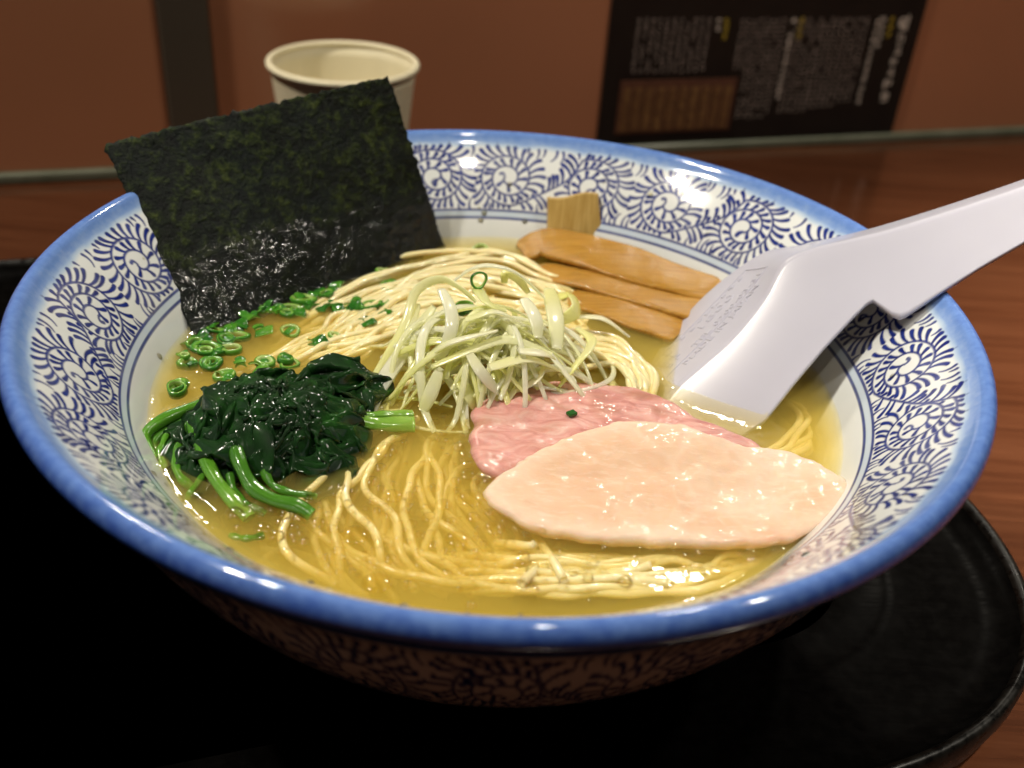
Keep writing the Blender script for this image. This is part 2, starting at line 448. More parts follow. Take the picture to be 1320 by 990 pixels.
# partition wall: brown frosted panels between a black post, standing on a glassy strip
wall = empty('wall', uvz(0, WALLV, ZT)); tag(wall, kind='structure')
TH = .012
for (u0, u1) in ((-.80, -.0735), (-.0515, 1.05)):
    V, F = box(uvz((u0 + u1) / 2, WALLV + TH / 2, ZT + .0045 + .12), u1 - u0, TH, .24, WU, WV)
    bevel(add('panel', mesh_py('panel', V, F, False), m_panel, wall), .001)
V, F = box(uvz(.125, WALLV + TH / 2 - .002, ZT + .0024), 1.85, TH + .003, .0050, WU, WV)
bevel(add('base_strip', mesh_py('base_strip', V, F, False), m_strip, wall), .0012)
V, F = box(uvz(-.0625, WALLV + .004, ZT + .0045 + .12), .0222, .014, .24, WU, WV)
post = bevel(add('partition_post', mesh_py('post', V, F, False), m_post), .0015)
tag(post, 'narrow glossy black post between the brown frosted partition panels', 'post')

# ------------------------------------------------------------------ menu poster on the partition
poster = empty('poster', uvz(.237, WALLV, ZT)); tag(poster, 'black printed sheet with small white writing fixed to the brown partition', 'poster')
def wbox(u0, u1, z0, z1, proud, th=.0006):
    return box(uvz((u0 + u1) / 2, WALLV - proud, (z0 + z1) / 2), u1 - u0, th, z1 - z0, WU, WV)
V, F = wbox(.1437, .3315, -.0786, .135, .0007, .0012)
add('sheet', mesh_py('sheet', V, F, False), m_poster, poster)
def glyph(mb, u, z, s, proud=.0016, dens=5):
    """an unreadable brush-like cluster of strokes filling one character cell"""
    for _ in range(dens):
        if rng.random() < .5:
            a = u + s * rng.uniform(.0, .35); b = u + s * rng.uniform(.6, 1.0); zz = z - s * rng.uniform(.05, .95)
            mb.add(*wbox(a, b, zz - s * .05, zz + s * .05, proud, .0002))
        else:
            uu = u + s * rng.uniform(.1, .9); a = z - s * rng.uniform(.0, .3); b = z - s * rng.uniform(.6, 1.0)
            mb.add(*wbox(uu - s * .05, uu + s * .05, b, a, proud, .0002))
def column(u, ztop, zbot, s, mb, dens=4, skip=.06):
    z = ztop
    while z > zbot:
        if rng.random() > skip: glyph(mb, u, z, s, dens=dens)
        z -= s * 1.18
mb = MB()      # body text columns, right to left
for u in np.arange(.2945, .2685, -.0037): column(u, -.0125, -.0605 if u < .285 else -.058, .0021, mb)
for u in np.arange(.2655, .2490, -.0037): column(u, -.0125, -.064, .0021, mb)
for u in np.arange(.2430, .2160, -.0036): column(u, -.0125, -.066 if u > .2245 else -.0385, .0021, mb)
for u in np.arange(.1985, .1560, -.0040): column(u, -.0120, -.0405, .0022, mb)
o = add('small_print', mb.mesh('small_print'), m_pw, poster); tag(o, kind='stuff')
mb = MB(); column(.3010, -.0122, -.060, .0032, mb, 6, 0); column(.3045, -.0122, -.027, .0030, mb, 6, 0)
o = add('heading_lettering', mb.mesh('heading'), m_pb, poster)
mb = MB(); column(.2475, -.0122, -.058, .0032, mb, 6, .05)
o = add('heading_lettering', mb.mesh('heading'), m_pb, poster)
mb = MB(); column(.2035, -.0122, -.017, .0032, mb, 6, 0)
o = add('heading_lettering', mb.mesh('heading'), m_pb, poster)
mb = MB()
z = -.0115
for s, du in ((.0085, -.001), (.0058, .001), (.0056, .0008), (.0058, .0003), (.0058, .0), (.0062, -.0002), (.0062, -.0004)):
    glyph(mb, .3165 + du, z, s, dens=9 if s > .006 else 5); z -= s * 1.12
add('title_lettering', mb.mesh('title'), m_pb, poster)
for u in (.3098, .2528, .2080):
    mb = MB(); column(u, -.0122, -.022, .0034, mb, 9, 0)
    add('yellow_lettering', mb.mesh('yellow'), m_py, poster)
V, F = wbox(.1537, .2222, -.0725, -.0440, .0016, .0006)
pic = add('printed_table', mesh_py('printed_table', V, F, False), m_pbr, poster)
for i in range(10):
    u0 = .1555 + i * .00665
    V, F = wbox(u0, u0 + .0042, -.0708, -.0478, .0022, .0004)
    o = add('table_row', mesh_py('row', V, F, False), m_pt, poster)
mb = MB()
for i in range(10): column(.1560 + i * .00665, -.0485, -.070, .0022, mb, 4, .2)
o = add('table_print', mb.mesh('tprint'), m_pbr, poster); tag(o, kind='stuff')
for v_ in o.data.vertices: v_.co -= Vector(WV) * .0009

# ------------------------------------------------------------------ tray: rounded rectangle, wide sloping flange, raised lip
def rrect(u0, u1, v0, v1, rad, n=24, ellip=2.3):
    pts = []
    for (cu_, cv_, a0) in ((u1 - rad, v1 - rad, 0), (u0 + rad, v1 - rad, 90), (u0 + rad, v0 + rad, 180), (u1 - rad, v0 + rad, 270)):
        for k in range(n + 1):
            a = math.radians(a0 + 90 * k / n); c_, s_ = math.cos(a), math.sin(a)
            pts.append((cu_ + rad * math.copysign(abs(c_) ** (2 / ellip), c_), cv_ + rad * math.copysign(abs(s_) ** (2 / ellip), s_)))
    return np.array(pts)
tray = empty('tray', uvz(-.06, .046, ZT)); tag(tray, 'black lacquered serving tray with raised lip under the noodle bowl', 'tray')
U0, U1, V0, V1, RAD = -.262, .1385, -.0935, .1845, .085
def tring(ins, z):
    P = rrect(U0 + ins, U1 - ins, V0 + ins, V1 - ins, max(RAD - ins, .012))
    return np.array([uvz(a, b, z) for a, b in P])
prof = [(.006, ZT + .0002), (.0015, ZT + .002), (.0002, ZT + .008), (0, ZT + .0125), (.0006, ZT + .0138), (.0016, ZT + .0143), (.0027, ZT + .0138), (.0035, ZT + .0122)]
R_ = np.array([tring(a, b) for a, b in prof])
n_, m_ = R_.shape[:2]
add('lip', mesh_np('lip', R_.reshape(-1, 3), grid_quads(n_, m_, False, True)), m_lip, tray)
prof = [(.0034, ZT + .0124), (.006, ZT + .0095), (.012, ZT + .0083), (.022, ZT + .0076), (.031, ZT + .0070), (.0335, ZT + .0066), (.0350, ZT + .0060), (.045, ZT + .0060)]
R_ = np.array([tring(a, b) for a, b in prof])
n_, m_ = R_.shape[:2]
Vt = R_.reshape(-1, 3); Fq = [tuple(q) for q in grid_quads(n_, m_, False, True)] + [tuple((n_ - 1) * m_ + j for j in range(m_))]
add('base', mesh_py('base', Vt, Fq, True), m_tray, tray)

# ================================================================== bowl
def prof_curve(pts, n): return spline(np.array(pts), n)
BAND = np.array([(.0995, -.0006), (.0958, -.0041), (.0920, -.0080), (.0882, -.0123), (.0847, -.0167), (.0826, -.0196)])
LW = 23.6  # slant mm from ring (t=0) to rim inner edge is about 21.9
# --- ink pattern in (s,t) millimetres: s round the bowl at mean radius, t up the slope from the ring lines
CIRC = 2 * math.pi * 93.0; RES = .2
NS, NT = int(CIRC / RES), 125          # t from -3.5 to 21.5
T0 = -3.5
Dv = np.full((NS, NT), 99.0); INK = np.zeros((NS, NT)); Dt = np.full((NS, NT), 99.0)
def seg(grid_list, a, b, ha, hb, dark, win):
    s0 = int(math.floor((min(a[0], b[0]) - win) / RES)); s1 = int(math.ceil((max(a[0], b[0]) + win) / RES)) + 1
    t0 = max(0, int((min(a[1], b[1]) - win - T0) / RES)); t1 = min(NT, int((max(a[1], b[1]) + win - T0) / RES) + 2)
    if t1 <= t0: return
    si = np.arange(s0, s1); S = si[:, None] * RES; T = T0 + np.arange(t0, t1)[None] * RES
    dx, dy = b[0] - a[0], b[1] - a[1]; L2 = dx * dx + dy * dy + 1e-9
    k = np.clip(((S - a[0]) * dx + (T - a[1]) * dy) / L2, 0, 1)
    d = np.hypot(S - a[0] - k * dx, T - a[1] - k * dy)
    idx = si % NS
    if grid_list is not None:
        sub = grid_list[idx, t0:t1]; grid_list[idx, t0:t1] = np.minimum(sub, d)
    h = ha + (hb - ha) * k
    val = np.clip((h - d) / .16 + .5, 0, 1) * dark
    INK[idx, t0:t1] = np.maximum(INK[idx, t0:t1], val)
def polyline(P, h, dark, grid=None, win=1.0, h2=None):
    n = len(P)
    for i in range(n - 1):
        a = h + ((h2 if h2 is not None else h) - h) * i / (n - 1); b = h + ((h2 if h2 is not None else h) - h) * (i + 1) / (n - 1)
        seg(grid, P[i], P[i + 1], a, b, dark, win)
ANG = [106.1, 92, 75.9, 60.4, 44.8, 28.5, 12.2, -3.8, -18.8, -34, -49.5, -65, -80.5, -96, -111.5, -127.3, -143, -158.4, -173.8, -190.2, -206.2, -222.2, -238]
# s increases clockwise seen from above (screen left to right along the far side)
CEN = [((106.1 - a) / 360 * CIRC + 8, a) for a in ANG]
vines = []
step_mm = CIRC / 23
k = 0
while k < 23:
    A = CEN[k + 1] if k + 1 < 23 else None; 
    k += 1
centres = [c[0] for c in CEN]
big = [i % 2 == 1 for i in range(23)]
def spiral(cs, ct, r_out, r_in, a_end, turns, direction):
    """from the heart outwards, ending at angle a_end; direction +1 = counter-clockwise outwards"""
    n = int(46 * turns)
    q = np.linspace(0, 1, n)
    r = r_in + (r_out - r_in) * q ** .92
    th = a_end - direction * (1 - q) * 2 * math.pi * turns
    return np.stack([cs + r * np.cos(th) * 1.02, ct + r * np.sin(th) * .98], -1)
for i in range(23):
    jit = rng.uniform(-.3, .3)
    if big[i]:
        P = spiral(centres[i], 10.5 + jit, 9.1, 1.0, math.radians(-75), 2.3, 1)
        nxt = centres[(i + 1) % 23] + (CIRC if i == 22 else 0)
        tail = spline([P[-1], (centres[i] + 7.5, 4.2), (nxt - 8.6, 10.5), (nxt - 5.2, 15.8)], 26)
        Q = spiral(nxt, 10.6 - jit, 9.4, 1.0, math.radians(140), 2.6, 1)[::-1]
        Q = Q[3:]
        join = spline([tail[-1], Q[0]], 4)
        vines.append((P, True)); vines.append((np.vstack([tail, Q]), False))
    elif i == 0:
        Q = spiral(centres[i], 10.6, 9.4, 1.0, math.radians(140), 2.6, 1)[::-1]
        vines.append((Q, False))
for P, outward in vines:
    polyline(P, .36, .92, Dv, 5.0)
    # heart curl
    e, d = (P[0], P[0] - P[4]) if outward else (P[-1], P[-1] - P[-5])
    d = d / np.linalg.norm(d)
    ctr_sign = 1 if outward else -1
    nrm = np.array([-d[1], d[0]])
    curl = np.array([e + d * a + nrm * b for a, b in ((0, 0), (.7, .35), (1.1, 1.0), (.7, 1.6))])
    curl2 = np.array([e + d * a - nrm * b for a, b in ((0, 0), (.7, .35), (1.1, 1.0), (.7, 1.6))])
    polyline(spline(curl, 8), .28, .9, None, 1.2, .55)
# borders
for t, h in ((0, .38), (-2.4, .38)):
    polyline(np.stack([np.linspace(0, CIRC, 300), np.full(300, t)], -1), h, .92, Dv if t == 0 else None, 3.0)
def dist_at(G, q):
    i = int(q[0] / RES) % NS; j = int((q[1] - T0) / RES)
    return G[i, j] if 0 <= j < NT else 0.0
TMAX = 20.9
def ticks(P, side, spacing, lean, maxlen):
    L = np.r_[0, np.cumsum(np.linalg.norm(np.diff(P, axis=0), axis=1))]
    pos = .8
    while pos < L[-1] - .4:
        q = np.array([np.interp(pos, L, P[:, 0]), np.interp(pos, L, P[:, 1])])
        q2 = np.array([np.interp(min(pos + .25, L[-1]), L, P[:, 0]), np.interp(min(pos + .25, L[-1]), L, P[:, 1])])
        d = q2 - q; d /= np.linalg.norm(d) + 1e-9
        nn = np.array([-d[1], d[0]]) * side
        ang = math.atan2(nn[1], nn[0]) + lean * (1 + rng.uniform(-.2, .2))
        bend = -lean * .22
        pts = [q]; cur = q.copy(); ml = maxlen * rng.uniform(.8, 1.1); run = 0; best = 0
        while run < ml:
            cur = cur + .25 * np.array([math.cos(ang), math.sin(ang)]); ang += bend * .25; run += .25
            dv = dist_at(Dv, cur)
            if cur[1] > TMAX or cur[1] < .3: break
            if run > .7 and dv < .80 and dv < best - .05: break
            if run > .5 and dist_at(Dt, cur) < .95: break
            best = max(best, dv); pts.append(cur.copy())
        if run > .9:
            pts = pts[:-1] if len(pts) > 5 else pts
            P2 = np.array(pts)
            polyline(P2, .27, 1.0, Dt, 1.4, min(.66, .40 + .11 * run))
        pos += spacing * rng.uniform(.9, 1.12)
for P, outward in vines:
    # outer side of the whorl: right of travel when running outwards counter-clockwise
    ticks(P, -1 if outward else 1, 1.72, .85 if outward else -.85, 5.2)
for P, outward in vines:
    if not outward: ticks(P[:26], -1, 1.6, .5, 5.0)
# little sprigs that fill what is left near the rim and along the ring
for i in range(23):
    for t_, dirn in ((20.5, -1), (0.4, 1)):
        for off in np.arange(-12, 12, 1.6):
            q = np.array([centres[i] + off + rng.uniform(-.2, .2), t_])
            if dist_at(Dt, q) < 1.1 or dist_at(Dv, q) < .55 and dirn < 0: continue
            ang = math.pi / 2 * dirn + rng.uniform(.1, .45); cur = q.copy(); pts = [q.copy()]
            for _ in range(16):
                cur = cur + .25 * np.array([math.cos(ang), math.sin(ang)]); ang -= .07
                if dist_at(Dt, cur) < .9 or (dist_at(Dv, cur) < .6 and abs(cur[1] - t_) > .8): break
                pts.append(cur.copy())
            if len(pts) > 5: polyline(np.array(pts), .46, .95, Dt, 1.2, .2)
# brush density: strokes pool towards darker ends
def ink_at(s, t):
    x = (s / RES) % NS; y = np.clip((t - T0) / RES, 0, NT - 1.001)
    i0 = np.floor(x).astype(int) % NS; i1 = (i0 + 1) % NS; fx = x - np.floor(x); j0 = np.floor(y).astype(int); fy = y - j0
    return (INK[i0, j0] * (1 - fx) + INK[i1, j0] * fx) * (1 - fy) + (INK[i0, j0 + 1] * (1 - fx) + INK[i1, j0 + 1] * fx) * fy

NA = 2600
inner_top = [(.1048, -.0006), (.1046, .0008), (.1038, .0019), (.1027, .0023), (.1015, .0017), (.1004, .0004)]
band = prof_curve(BAND, 112)
lower = prof_curve([BAND[-1], (.0800, -.0238), (.0765, -.0300), (.070, -.0400), (.058, -.0530), (.040, -.0620), (.018, -.0660), (.0005, -.0668)], 40)[1:]
lip = prof_curve([(.1018, -.0052), (.1036, -.0034), (.1048, -.0010)] + inner_top[1:] + [tuple(BAND[0])], 26)[:-1]
outer = prof_curve([(.0440, -.0716), (.052, -.0690), (.066, -.0600), (.080, -.0440), (.0895, -.0290), (.0965, -.0140), (.1018, -.0052)], 56)[:-1]
PR = np.vstack([outer, lip, band, lower])
nP = len(PR)
kind = np.r_[np.zeros(len(outer)), np.ones(len(lip)), np.full(len(band), 2), np.full(len(lower), 3)]
arc = np.r_[0, np.cumsum(np.linalg.norm(np.diff(PR, axis=0), axis=1))] * 1000
th = np.linspace(0, 2 * math.pi, NA, endpoint=False)
wob = 1 + .0012 * np.sin(2 * th + .6) + .0006 * np.sin(3 * th)
X = PR[:, 0][:, None] * np.cos(th) * wob; Y = PR[:, 0][:, None] * np.sin(th) * wob
Z = np.repeat(PR[:, 1][:, None], NA, 1) + .0004 * np.sin(2 * th + 1.1)[None] * (PR[:, 0][:, None] / .105) ** 4
ink = np.zeros((nP, NA)); wash = np.zeros((nP, NA))
sth = ((math.radians(106.1) - th) % (2 * math.pi)) / (2 * math.pi) * CIRC + 8
ib = np.where(kind == 2)[0]
ring_i = ib[np.abs(PR[ib, 0] - .0847).argmin()]
for i in ib:
    t = arc[ring_i] - arc[i]
    ink[i] = ink_at(sth, np.full(NA, t))
    edge = 21.2 + .25 * np.sin(th * 31) + .2 * np.sin(th * 67 + 1)
    wash[i] = np.clip((t - edge + 1.5) / 2.6, 0, 1) ** 1.3 * .42
    if -2.3 < t < -.1: wash[i] = np.maximum(wash[i], .12)
for i in np.where(kind == 1)[0]:
    k_ = (i - np.where(kind == 1)[0][0]) / 24.0
    wash[i] = np.interp(k_, [0, .3, .55, 1], [1.0, .92, .72, .42])
io = np.where(kind == 0)[0]
o1 = arc[io[-1]]
for i in io:
    d = o1 - arc[i]
    wash[i] = np.clip(1 - (d - 1.0) / 2.0, 0, 1) * .9
    tt = (d - 4.0) * .5
    ink[i] = ink_at(sth * 1.0 + 40, np.full(NA, 21 - tt)) if 0 <= tt <= 23 else 0
V = np.stack([X, Y, Z], -1).reshape(-1, 3)
me = mesh_np('bowl_body', V, grid_quads(nP, NA, False, True)[:, ::-1])
attr(me, 'ink', np.clip(ink, 0, 1)); attr(me, 'wash', wash)
bowl = empty('ramen_bowl', (0, 0, ZTRAY)); tag(bowl, 'wide white porcelain bowl with blue spiral vine pattern and blue rim', 'bowl')
body = add('body', me, m_porc, bowl)
fp = prof_curve([(.0400, -.0712), (.0410, -.0765), (.0425, -.0779), (.0445, -.0779), (.0462, -.0765), (.0470, -.0705), (.0480, -.0694)], 20)
th2 = np.linspace(0, 2 * math.pi, 160, endpoint=False)
V = np.stack([fp[:, 0][:, None] * np.cos(th2), fp[:, 0][:, None] * np.sin(th2), np.repeat(fp[:, 1][:, None], 160, 1)], -1).reshape(-1, 3)
add('foot_ring', mesh_np('foot', V, grid_quads(20, 160, False, True)), m_porc, bowl)

# ================================================================== outlines used by the slices, the spoon and the broth's meniscus
def outline(px, z, n=160):
    P = np.array([at(a, b, z) for a, b in px])
    return spline(np.vstack([P, P[:1]]), n + 1)[:-1]
CHICK = [(620, 640), (640, 621), (680, 598), (740, 576), (800, 563), (850, 563), (900, 574), (950, 587), (1000, 592), (1040, 604), (1072, 624), (1092, 648), (1086, 667), (1060, 686), (1020, 700), (960, 708), (880, 706), (800, 701), (740, 697), (690, 687), (655, 671), (634, 656)]
PORK = [(606, 565), (612, 534), (638, 510), (680, 501), (750, 502), (815, 507), (860, 521), (900, 545), (940, 560), (972, 574), (986, 592), (960, 625), (880, 645), (760, 640), (670, 625), (625, 612), (610, 594)]
def slice_mesh(name, px, z0, thick, lift, nr=34, n=170, rough=.0005, seed=0.0):
    O = outline(px, z0, n); c = O.mean(0)
    O = O + np.array([[noise.noise(Vector((o[0] * 210, o[1] * 210, seed))) * .0010 + noise.noise(Vector((o[0] * 700, o[1] * 700, seed))) * .0004, noise.noise(Vector((o[0] * 210, o[1] * 210, seed + 9))) * .0010 + noise.noise(Vector((o[0] * 700, o[1] * 700, seed + 2))) * .0004, 0] for o in O])
    q = np.linspace(0, 1, nr) ** .7
    top = c + q[:, None, None] * (O - c)[None]
    e = np.clip(1 - (1 - q) * 14, 0, 1)
    zt = thick * np.sqrt(np.clip(1 - e ** 2 * .85, 0, 1))
    top[..., 2] = z0 + zt[:, None]
    for i in range(nr):
        for j in range(n):
            x, y = top[i, j, :2]
            top[i, j, 2] += lift(x, y) + rough * (noise.noise(Vector((x * 120, y * 120, seed))) + .5 * noise.noise(Vector((x * 330, y * 330, seed + 4))))
    bot = top.copy(); bot[..., 2] -= zt[:, None] + thick * .35
    bot[-1] = top[-1]
    V = np.vstack([top.reshape(-1, 3), bot[:-1].reshape(-1, 3)])
    F1 = grid_quads(nr, n, False, True)
    F2 = grid_quads(nr - 1, n, False, True, nr * n)[:, ::-1]
    a = np.arange(n); b = (a + 1) % n
    F3 = np.stack([(nr - 1) * n + a, nr * n + (nr - 2) * n + a, nr * n + (nr - 2) * n + b, (nr - 1) * n + b], -1)
    me = mesh_np(name, V, np.vstack([F1, F2, F3]))
    return me, O, V
# pork first, then the chicken lapped over it
CHo = outline(CHICK, ZS, 90)[:, :2]
def under_chicken(x, y):
    """how far (m) a point lies inside the chicken slice's outline, 0 outside"""
    a, b = CHo, np.roll(CHo, -1, 0)
    c_ = (a[:, 1] > y) != (b[:, 1] > y)
    xi = (b[:, 0] - a[:, 0]) * (y - a[:, 1]) / (b[:, 1] - a[:, 1] + 1e-12) + a[:, 0]
    if (c_ & (x < xi)).sum() % 2 == 0: return 0.0
    return float(np.hypot(a[:, 0] - x, a[:, 1] - y).min())
pork_me, PO, PV = slice_mesh('pork', PORK, ZS + .0004, .0020, lambda x, y: .0014 * math.exp(-((x - .012) / .02) ** 2 - ((y + .012) / .012) ** 2) - .0030 * min(1.0, under_chicken(x, y) / .005), seed=3.0, rough=.0007)
sk = np.array([max(0, .75 * noise.noise(Vector((v[0] * 150, v[1] * 260, 5))) + .35 * math.exp(-((v[1] - PO[:, 1].max()) / .006) ** 2)) for v in PV])
attr(pork_me, 'skin', np.clip(sk, 0, .8))
o = add('pork_slice', pork_me, m_pork); tag(o, 'rosy rare pork slice floating on the broth, partly under the pale chicken slice', 'meat slice')
def chl(x, y):
    return .0026 * np.clip((x - .052) / .024, 0, 1) ** 1.3 + .0030 * math.exp(-((y + .020) / .014) ** 2) * np.clip((.066 - x) / .02, 0, 1)
ch_me, CO, CV = slice_mesh('chicken', CHICK, ZS + .0003, .0018, chl, seed=8.0, rough=.0006)
sp = at(1000, 690, ZS + .003)
sk = np.array([.5 * math.exp(-((v[0] - sp[0]) / .008) ** 2 - ((v[1] - sp[1]) / .004) ** 2) * (1 + noise.noise(Vector((v[0] * 500, v[1] * 500, 1)))) for v in CV])
attr(ch_me, 'skin', np.clip(sk, 0, .6))
dE = np.array([np.hypot(CO[:, 0] - v[0], CO[:, 1] - v[1]).min() for v in CV])
attr(ch_me, 'rim_pale', np.clip(1 - dE / .005, 0, 1) * .38)
lowy = np.array([np.interp(v[0], np.sort(CO[:, 0]), CO[np.argsort(CO[:, 0]), 1]) for v in CV])
isfront = CV[:, 1] < CO[:, 1].mean() + .004
wm = .22 + .95 * np.clip(1 - dE / .0075, 0, 1) * np.where(isfront, 1.0, .55) + .6 * np.exp(-((CV[:, 0] - at(720, 600, ZS)[0]) / .012) ** 2 - ((CV[:, 1] - at(720, 600, ZS)[1]) / .006) ** 2)
attr(ch_me, 'wetness', np.clip(wm, 0, 1))
o = add('chicken_slice', ch_me, m_chick); tag(o, 'pale pinkish poached chicken slice lapped over the rosy pork slice', 'meat slice')

# ------------------------------------------------------------------ spoon, lying on its side with the handle over the rim
Bp, Cp = at(868, 503, ZS), at(985, 543, ZS)
Qp = at(1215, 375, .004)
sn = np.cross(Cp - Bp, Qp - Bp); sn /= np.linalg.norm(sn)
if sn @ (CAM - Bp) < 0: sn = -sn
def onp(px, py, off=0.0):
    d = ray(px, py); P0 = Bp - sn * off
    return CAM + d * (((P0 - CAM) @ sn) / (d @ sn))
ST = [  # near crease px, near edge px, far crease px, depth of the far side (m)
    ((838, 556), (905, 585), (826, 540), .006), ((846, 535), (940, 572), (818, 510), .011),
    ((868, 503), (985, 543), (838, 466), .017), ((905, 470), (1025, 492), (868, 424), .022), ((944, 435), (1062, 448), (905, 382), .024),
    ((983, 386), (1094, 414), (950, 345), .023), ((1005, 345), (1116, 392), (985, 324), .020), ((1022, 330), (1122, 388), (1012, 318), .017), ((1045, 321), (1126, 387), (1040, 314), .015),
    ((1062, 316), (1150, 405), (1058, 309), .014), ((1085, 311), (1160, 409), (1081, 304), .013), ((1110, 305), (1168, 406), (1106, 298), .0125),
    ((1150, 295), (1212, 377), (1146, 287), .012), ((1230, 270), (1262, 345), (1226, 262), .012), ((1320, 240), (1330, 306), (1317, 231), .012), ((1420, 202), (1425, 262), (1417, 194), .0115), ((1520, 166), (1522, 216), (1517, 159), .010)]
Kn = np.array([onp(*a[0]) for a in ST]); Rn = np.array([onp(*a[1]) for a in ST]); Kf = np.array([onp(*a[2], a[3]) for a in ST])
inward = sn
Rf = np.array([Rn[i] - sn * (ST[i][3] + .006 * np.clip((12 - i) / 8, 0, 1)) for i in range(len(ST))])
for i in range(8, len(ST)): Rf[i] = Rf[i] + (Kf[i] - Rf[i]) * min(.42, .14 * (i - 7))
dup = lambda A: A
NSX = 120
tpar = np.linspace(0, len(ST) - 1, NSX)
def cat(A, lin=False):
    out = []
    Pp = np.vstack([2 * A[0] - A[1], A, 2 * A[-1] - A[-2]])
    for t in tpar:
        i = min(int(t), len(A) - 2); f = t - i
        a, b, c_, d = Pp[i:i + 4]
        out.append(b + (c_ - b) * f if lin else .5 * (2 * b + (c_ - a) * f + (2 * a - 5 * b + 4 * c_ - d) * f * f + (-a + 3 * b - 3 * c_ + d) * f ** 3))
    return np.array(out)
RnS = Rn.copy()
for i in range(6, 13): RnS[i] = Rn[5] + (Rn[13] - Rn[5]) * ((i - 5) / 8.0) + (Kn[i] - Kn[5] - (Kn[13] - Kn[5]) * ((i - 5) / 8.0)) * .25
sKn, sKf, sRn, sRf = cat(Kn), cat(Kf), cat(Rn, True), cat(Rf, True)
sRnS = cat(RnS)
secs = []
for i in range(NSX):
    kn, kf, rn, rf = sKn[i], sKf[i], sRn[i], sRf[i]
    sec = [rn]; edge_ = rn; rn = sRnS[i]; sec.append(edge_ + (rn + (kn - rn) * .2 - edge_) * .12)
    bulge = sn * .0003 * np.clip((60 - i) / 40, 0, 1)
    for f in (.2, .4, .6, .78): sec.append(rn + (kn - rn) * f + bulge * math.sin(f * math.pi))
    wpl = kf - kn; lw = np.linalg.norm(kn - rn)
    r = min(.0013, .3 * np.linalg.norm(wpl), .2 * lw)
    a0 = kn + (rn - kn) / lw * r; b0 = kn + wpl / np.linalg.norm(wpl) * r
    for f in (0, .25, .5, .75, 1): sec.append((1 - f) ** 2 * a0 + 2 * f * (1 - f) * kn + f * f * b0)
    lf = np.linalg.norm(kf - rf)
    a1 = kf - wpl / np.linalg.norm(wpl) * r; b1 = kf + (rf - kf) / lf * r
    for f in (.33, .66): sec.append(b0 + (a1 - b0) * f)
    for f in (0, .25, .5, .75, 1): sec.append((1 - f) ** 2 * a1 + 2 * f * (1 - f) * kf + f * f * b1)
    for f in (.35, .7, 1): sec.append(b1 + (rf - b1) * f)
    secs.append(sec)
secs = np.array(secs); nS, mS = secs.shape[:2]
F = [tuple(q) for q in grid_quads(nS, mS)] + [tuple(range(mS)), tuple((nS - 1) * mS + j for j in range(mS - 1, -1, -1))]
spoon = empty('soup_spoon', tuple(onp(985, 543))); tag(spoon, 'white plastic soup spoon dipped in the broth, handle resting over the bowl rim', 'spoon')
me = mesh_py('spoon_body', secs.reshape(-1, 3), F, True)
sbody = add('body', me, m_spoon, spoon)
import bmesh
bm = bmesh.new(); bm.from_mesh(me); bmesh.ops.recalc_face_normals(bm, faces=bm.faces); bm.to_mesh(me); bm.free()
sol = sbody.modifiers.new('wall', 'SOLIDIFY'); sol.thickness = .0018; sol.offset = -1; sol.use_rim = True
# embossed writing on the flat bottom
pc0 = (sKn[28] + sKf[28]) / 2; pc1 = (sKn[40] + sKf[40]) / 2
def plate(a, b):
    """a along the spoon 0..1, b across 0 (camera side) .. 1 (far side): point on the flat bottom"""
    t = 1.75 + a * 3.75
    i = t / (len(ST) - 1) * (NSX - 1); i0 = int(i); f = i - i0
    kn = sKn[i0] * (1 - f) + sKn[i0 + 1] * f; kf = sKf[i0] * (1 - f) + sKf[i0 + 1] * f
    return kn + (kf - kn) * b
pmid = plate(.5, .5)
pu = plate(.85, .5) - plate(.15, .5); pu /= np.linalg.norm(pu)
pn = np.cross(plate(.5, .9) - plate(.5, .1), pu); pn /= np.linalg.norm(pn)
if pn @ (CAM - pmid) < 0: pn = -pn
pvv = np.cross(pn, pu)
def on_plate(P):      # snap a point in the tangent plane onto the curved plate by nearest sample
    return P
PS = np.array([[plate(a, b) for b in np.linspace(.1, .95, 18)] for a in np.linspace(-.05, 1.05, 40)]).reshape(-1, 3)
PSu = (PS - pmid) @ pu; PSv = (PS - pmid) @ pvv; PSn = (PS - pmid) @ pn
def plate_h(u, v):
    d = (PSu - u) ** 2 + (PSv - v) ** 2
    k = np.argsort(d)[:6]; w_ = 1 / (d[k] + 1e-9)
    return float((PSn[k] * w_).sum() / w_.sum())
print('plate u', PSu.min(), PSu.max(), 'v', PSv.min(), PSv.max())
def emboss(name, V, F, parent, h=.00016):
    V2 = []
    for (u, v, z) in V:
        V2.append(pmid + pu * u + pvv * v + pn * (plate_h(u, v) + (h if z > 0 else -.0004)))
    return add(name, mesh_py(name, V2, F, False), m_spoon, parent)
def text_mesh(txt, size):
    cu_ = bpy.data.curves.new('lettering', 'FONT'); cu_.body = txt; cu_.size = size; cu_.extrude = .0002; cu_.resolution_u = 2
    ob = bpy.data.objects.new('lettering', cu_); C.objects.link(ob)
    dg = bpy.context.evaluated_depsgraph_get()
    m_ = bpy.data.meshes.new_from_object(ob.evaluated_get(dg))
    V = [tuple(v.co) for v in m_.vertices]; F = [tuple(p.vertices) for p in m_.polygons]
    bpy.data.objects.remove(ob); bpy.data.curves.remove(cu_)
    return V, F
def put_text(txt, size, u, v, width=None):
    V, F = text_mesh(txt, size)
    w_ = max(a[0] for a in V); k = (width / w_) if width else 1
    emboss('embossed_lettering', [(u + a[0] * k, v + a[1], a[2]) for a in V], F, sbody)
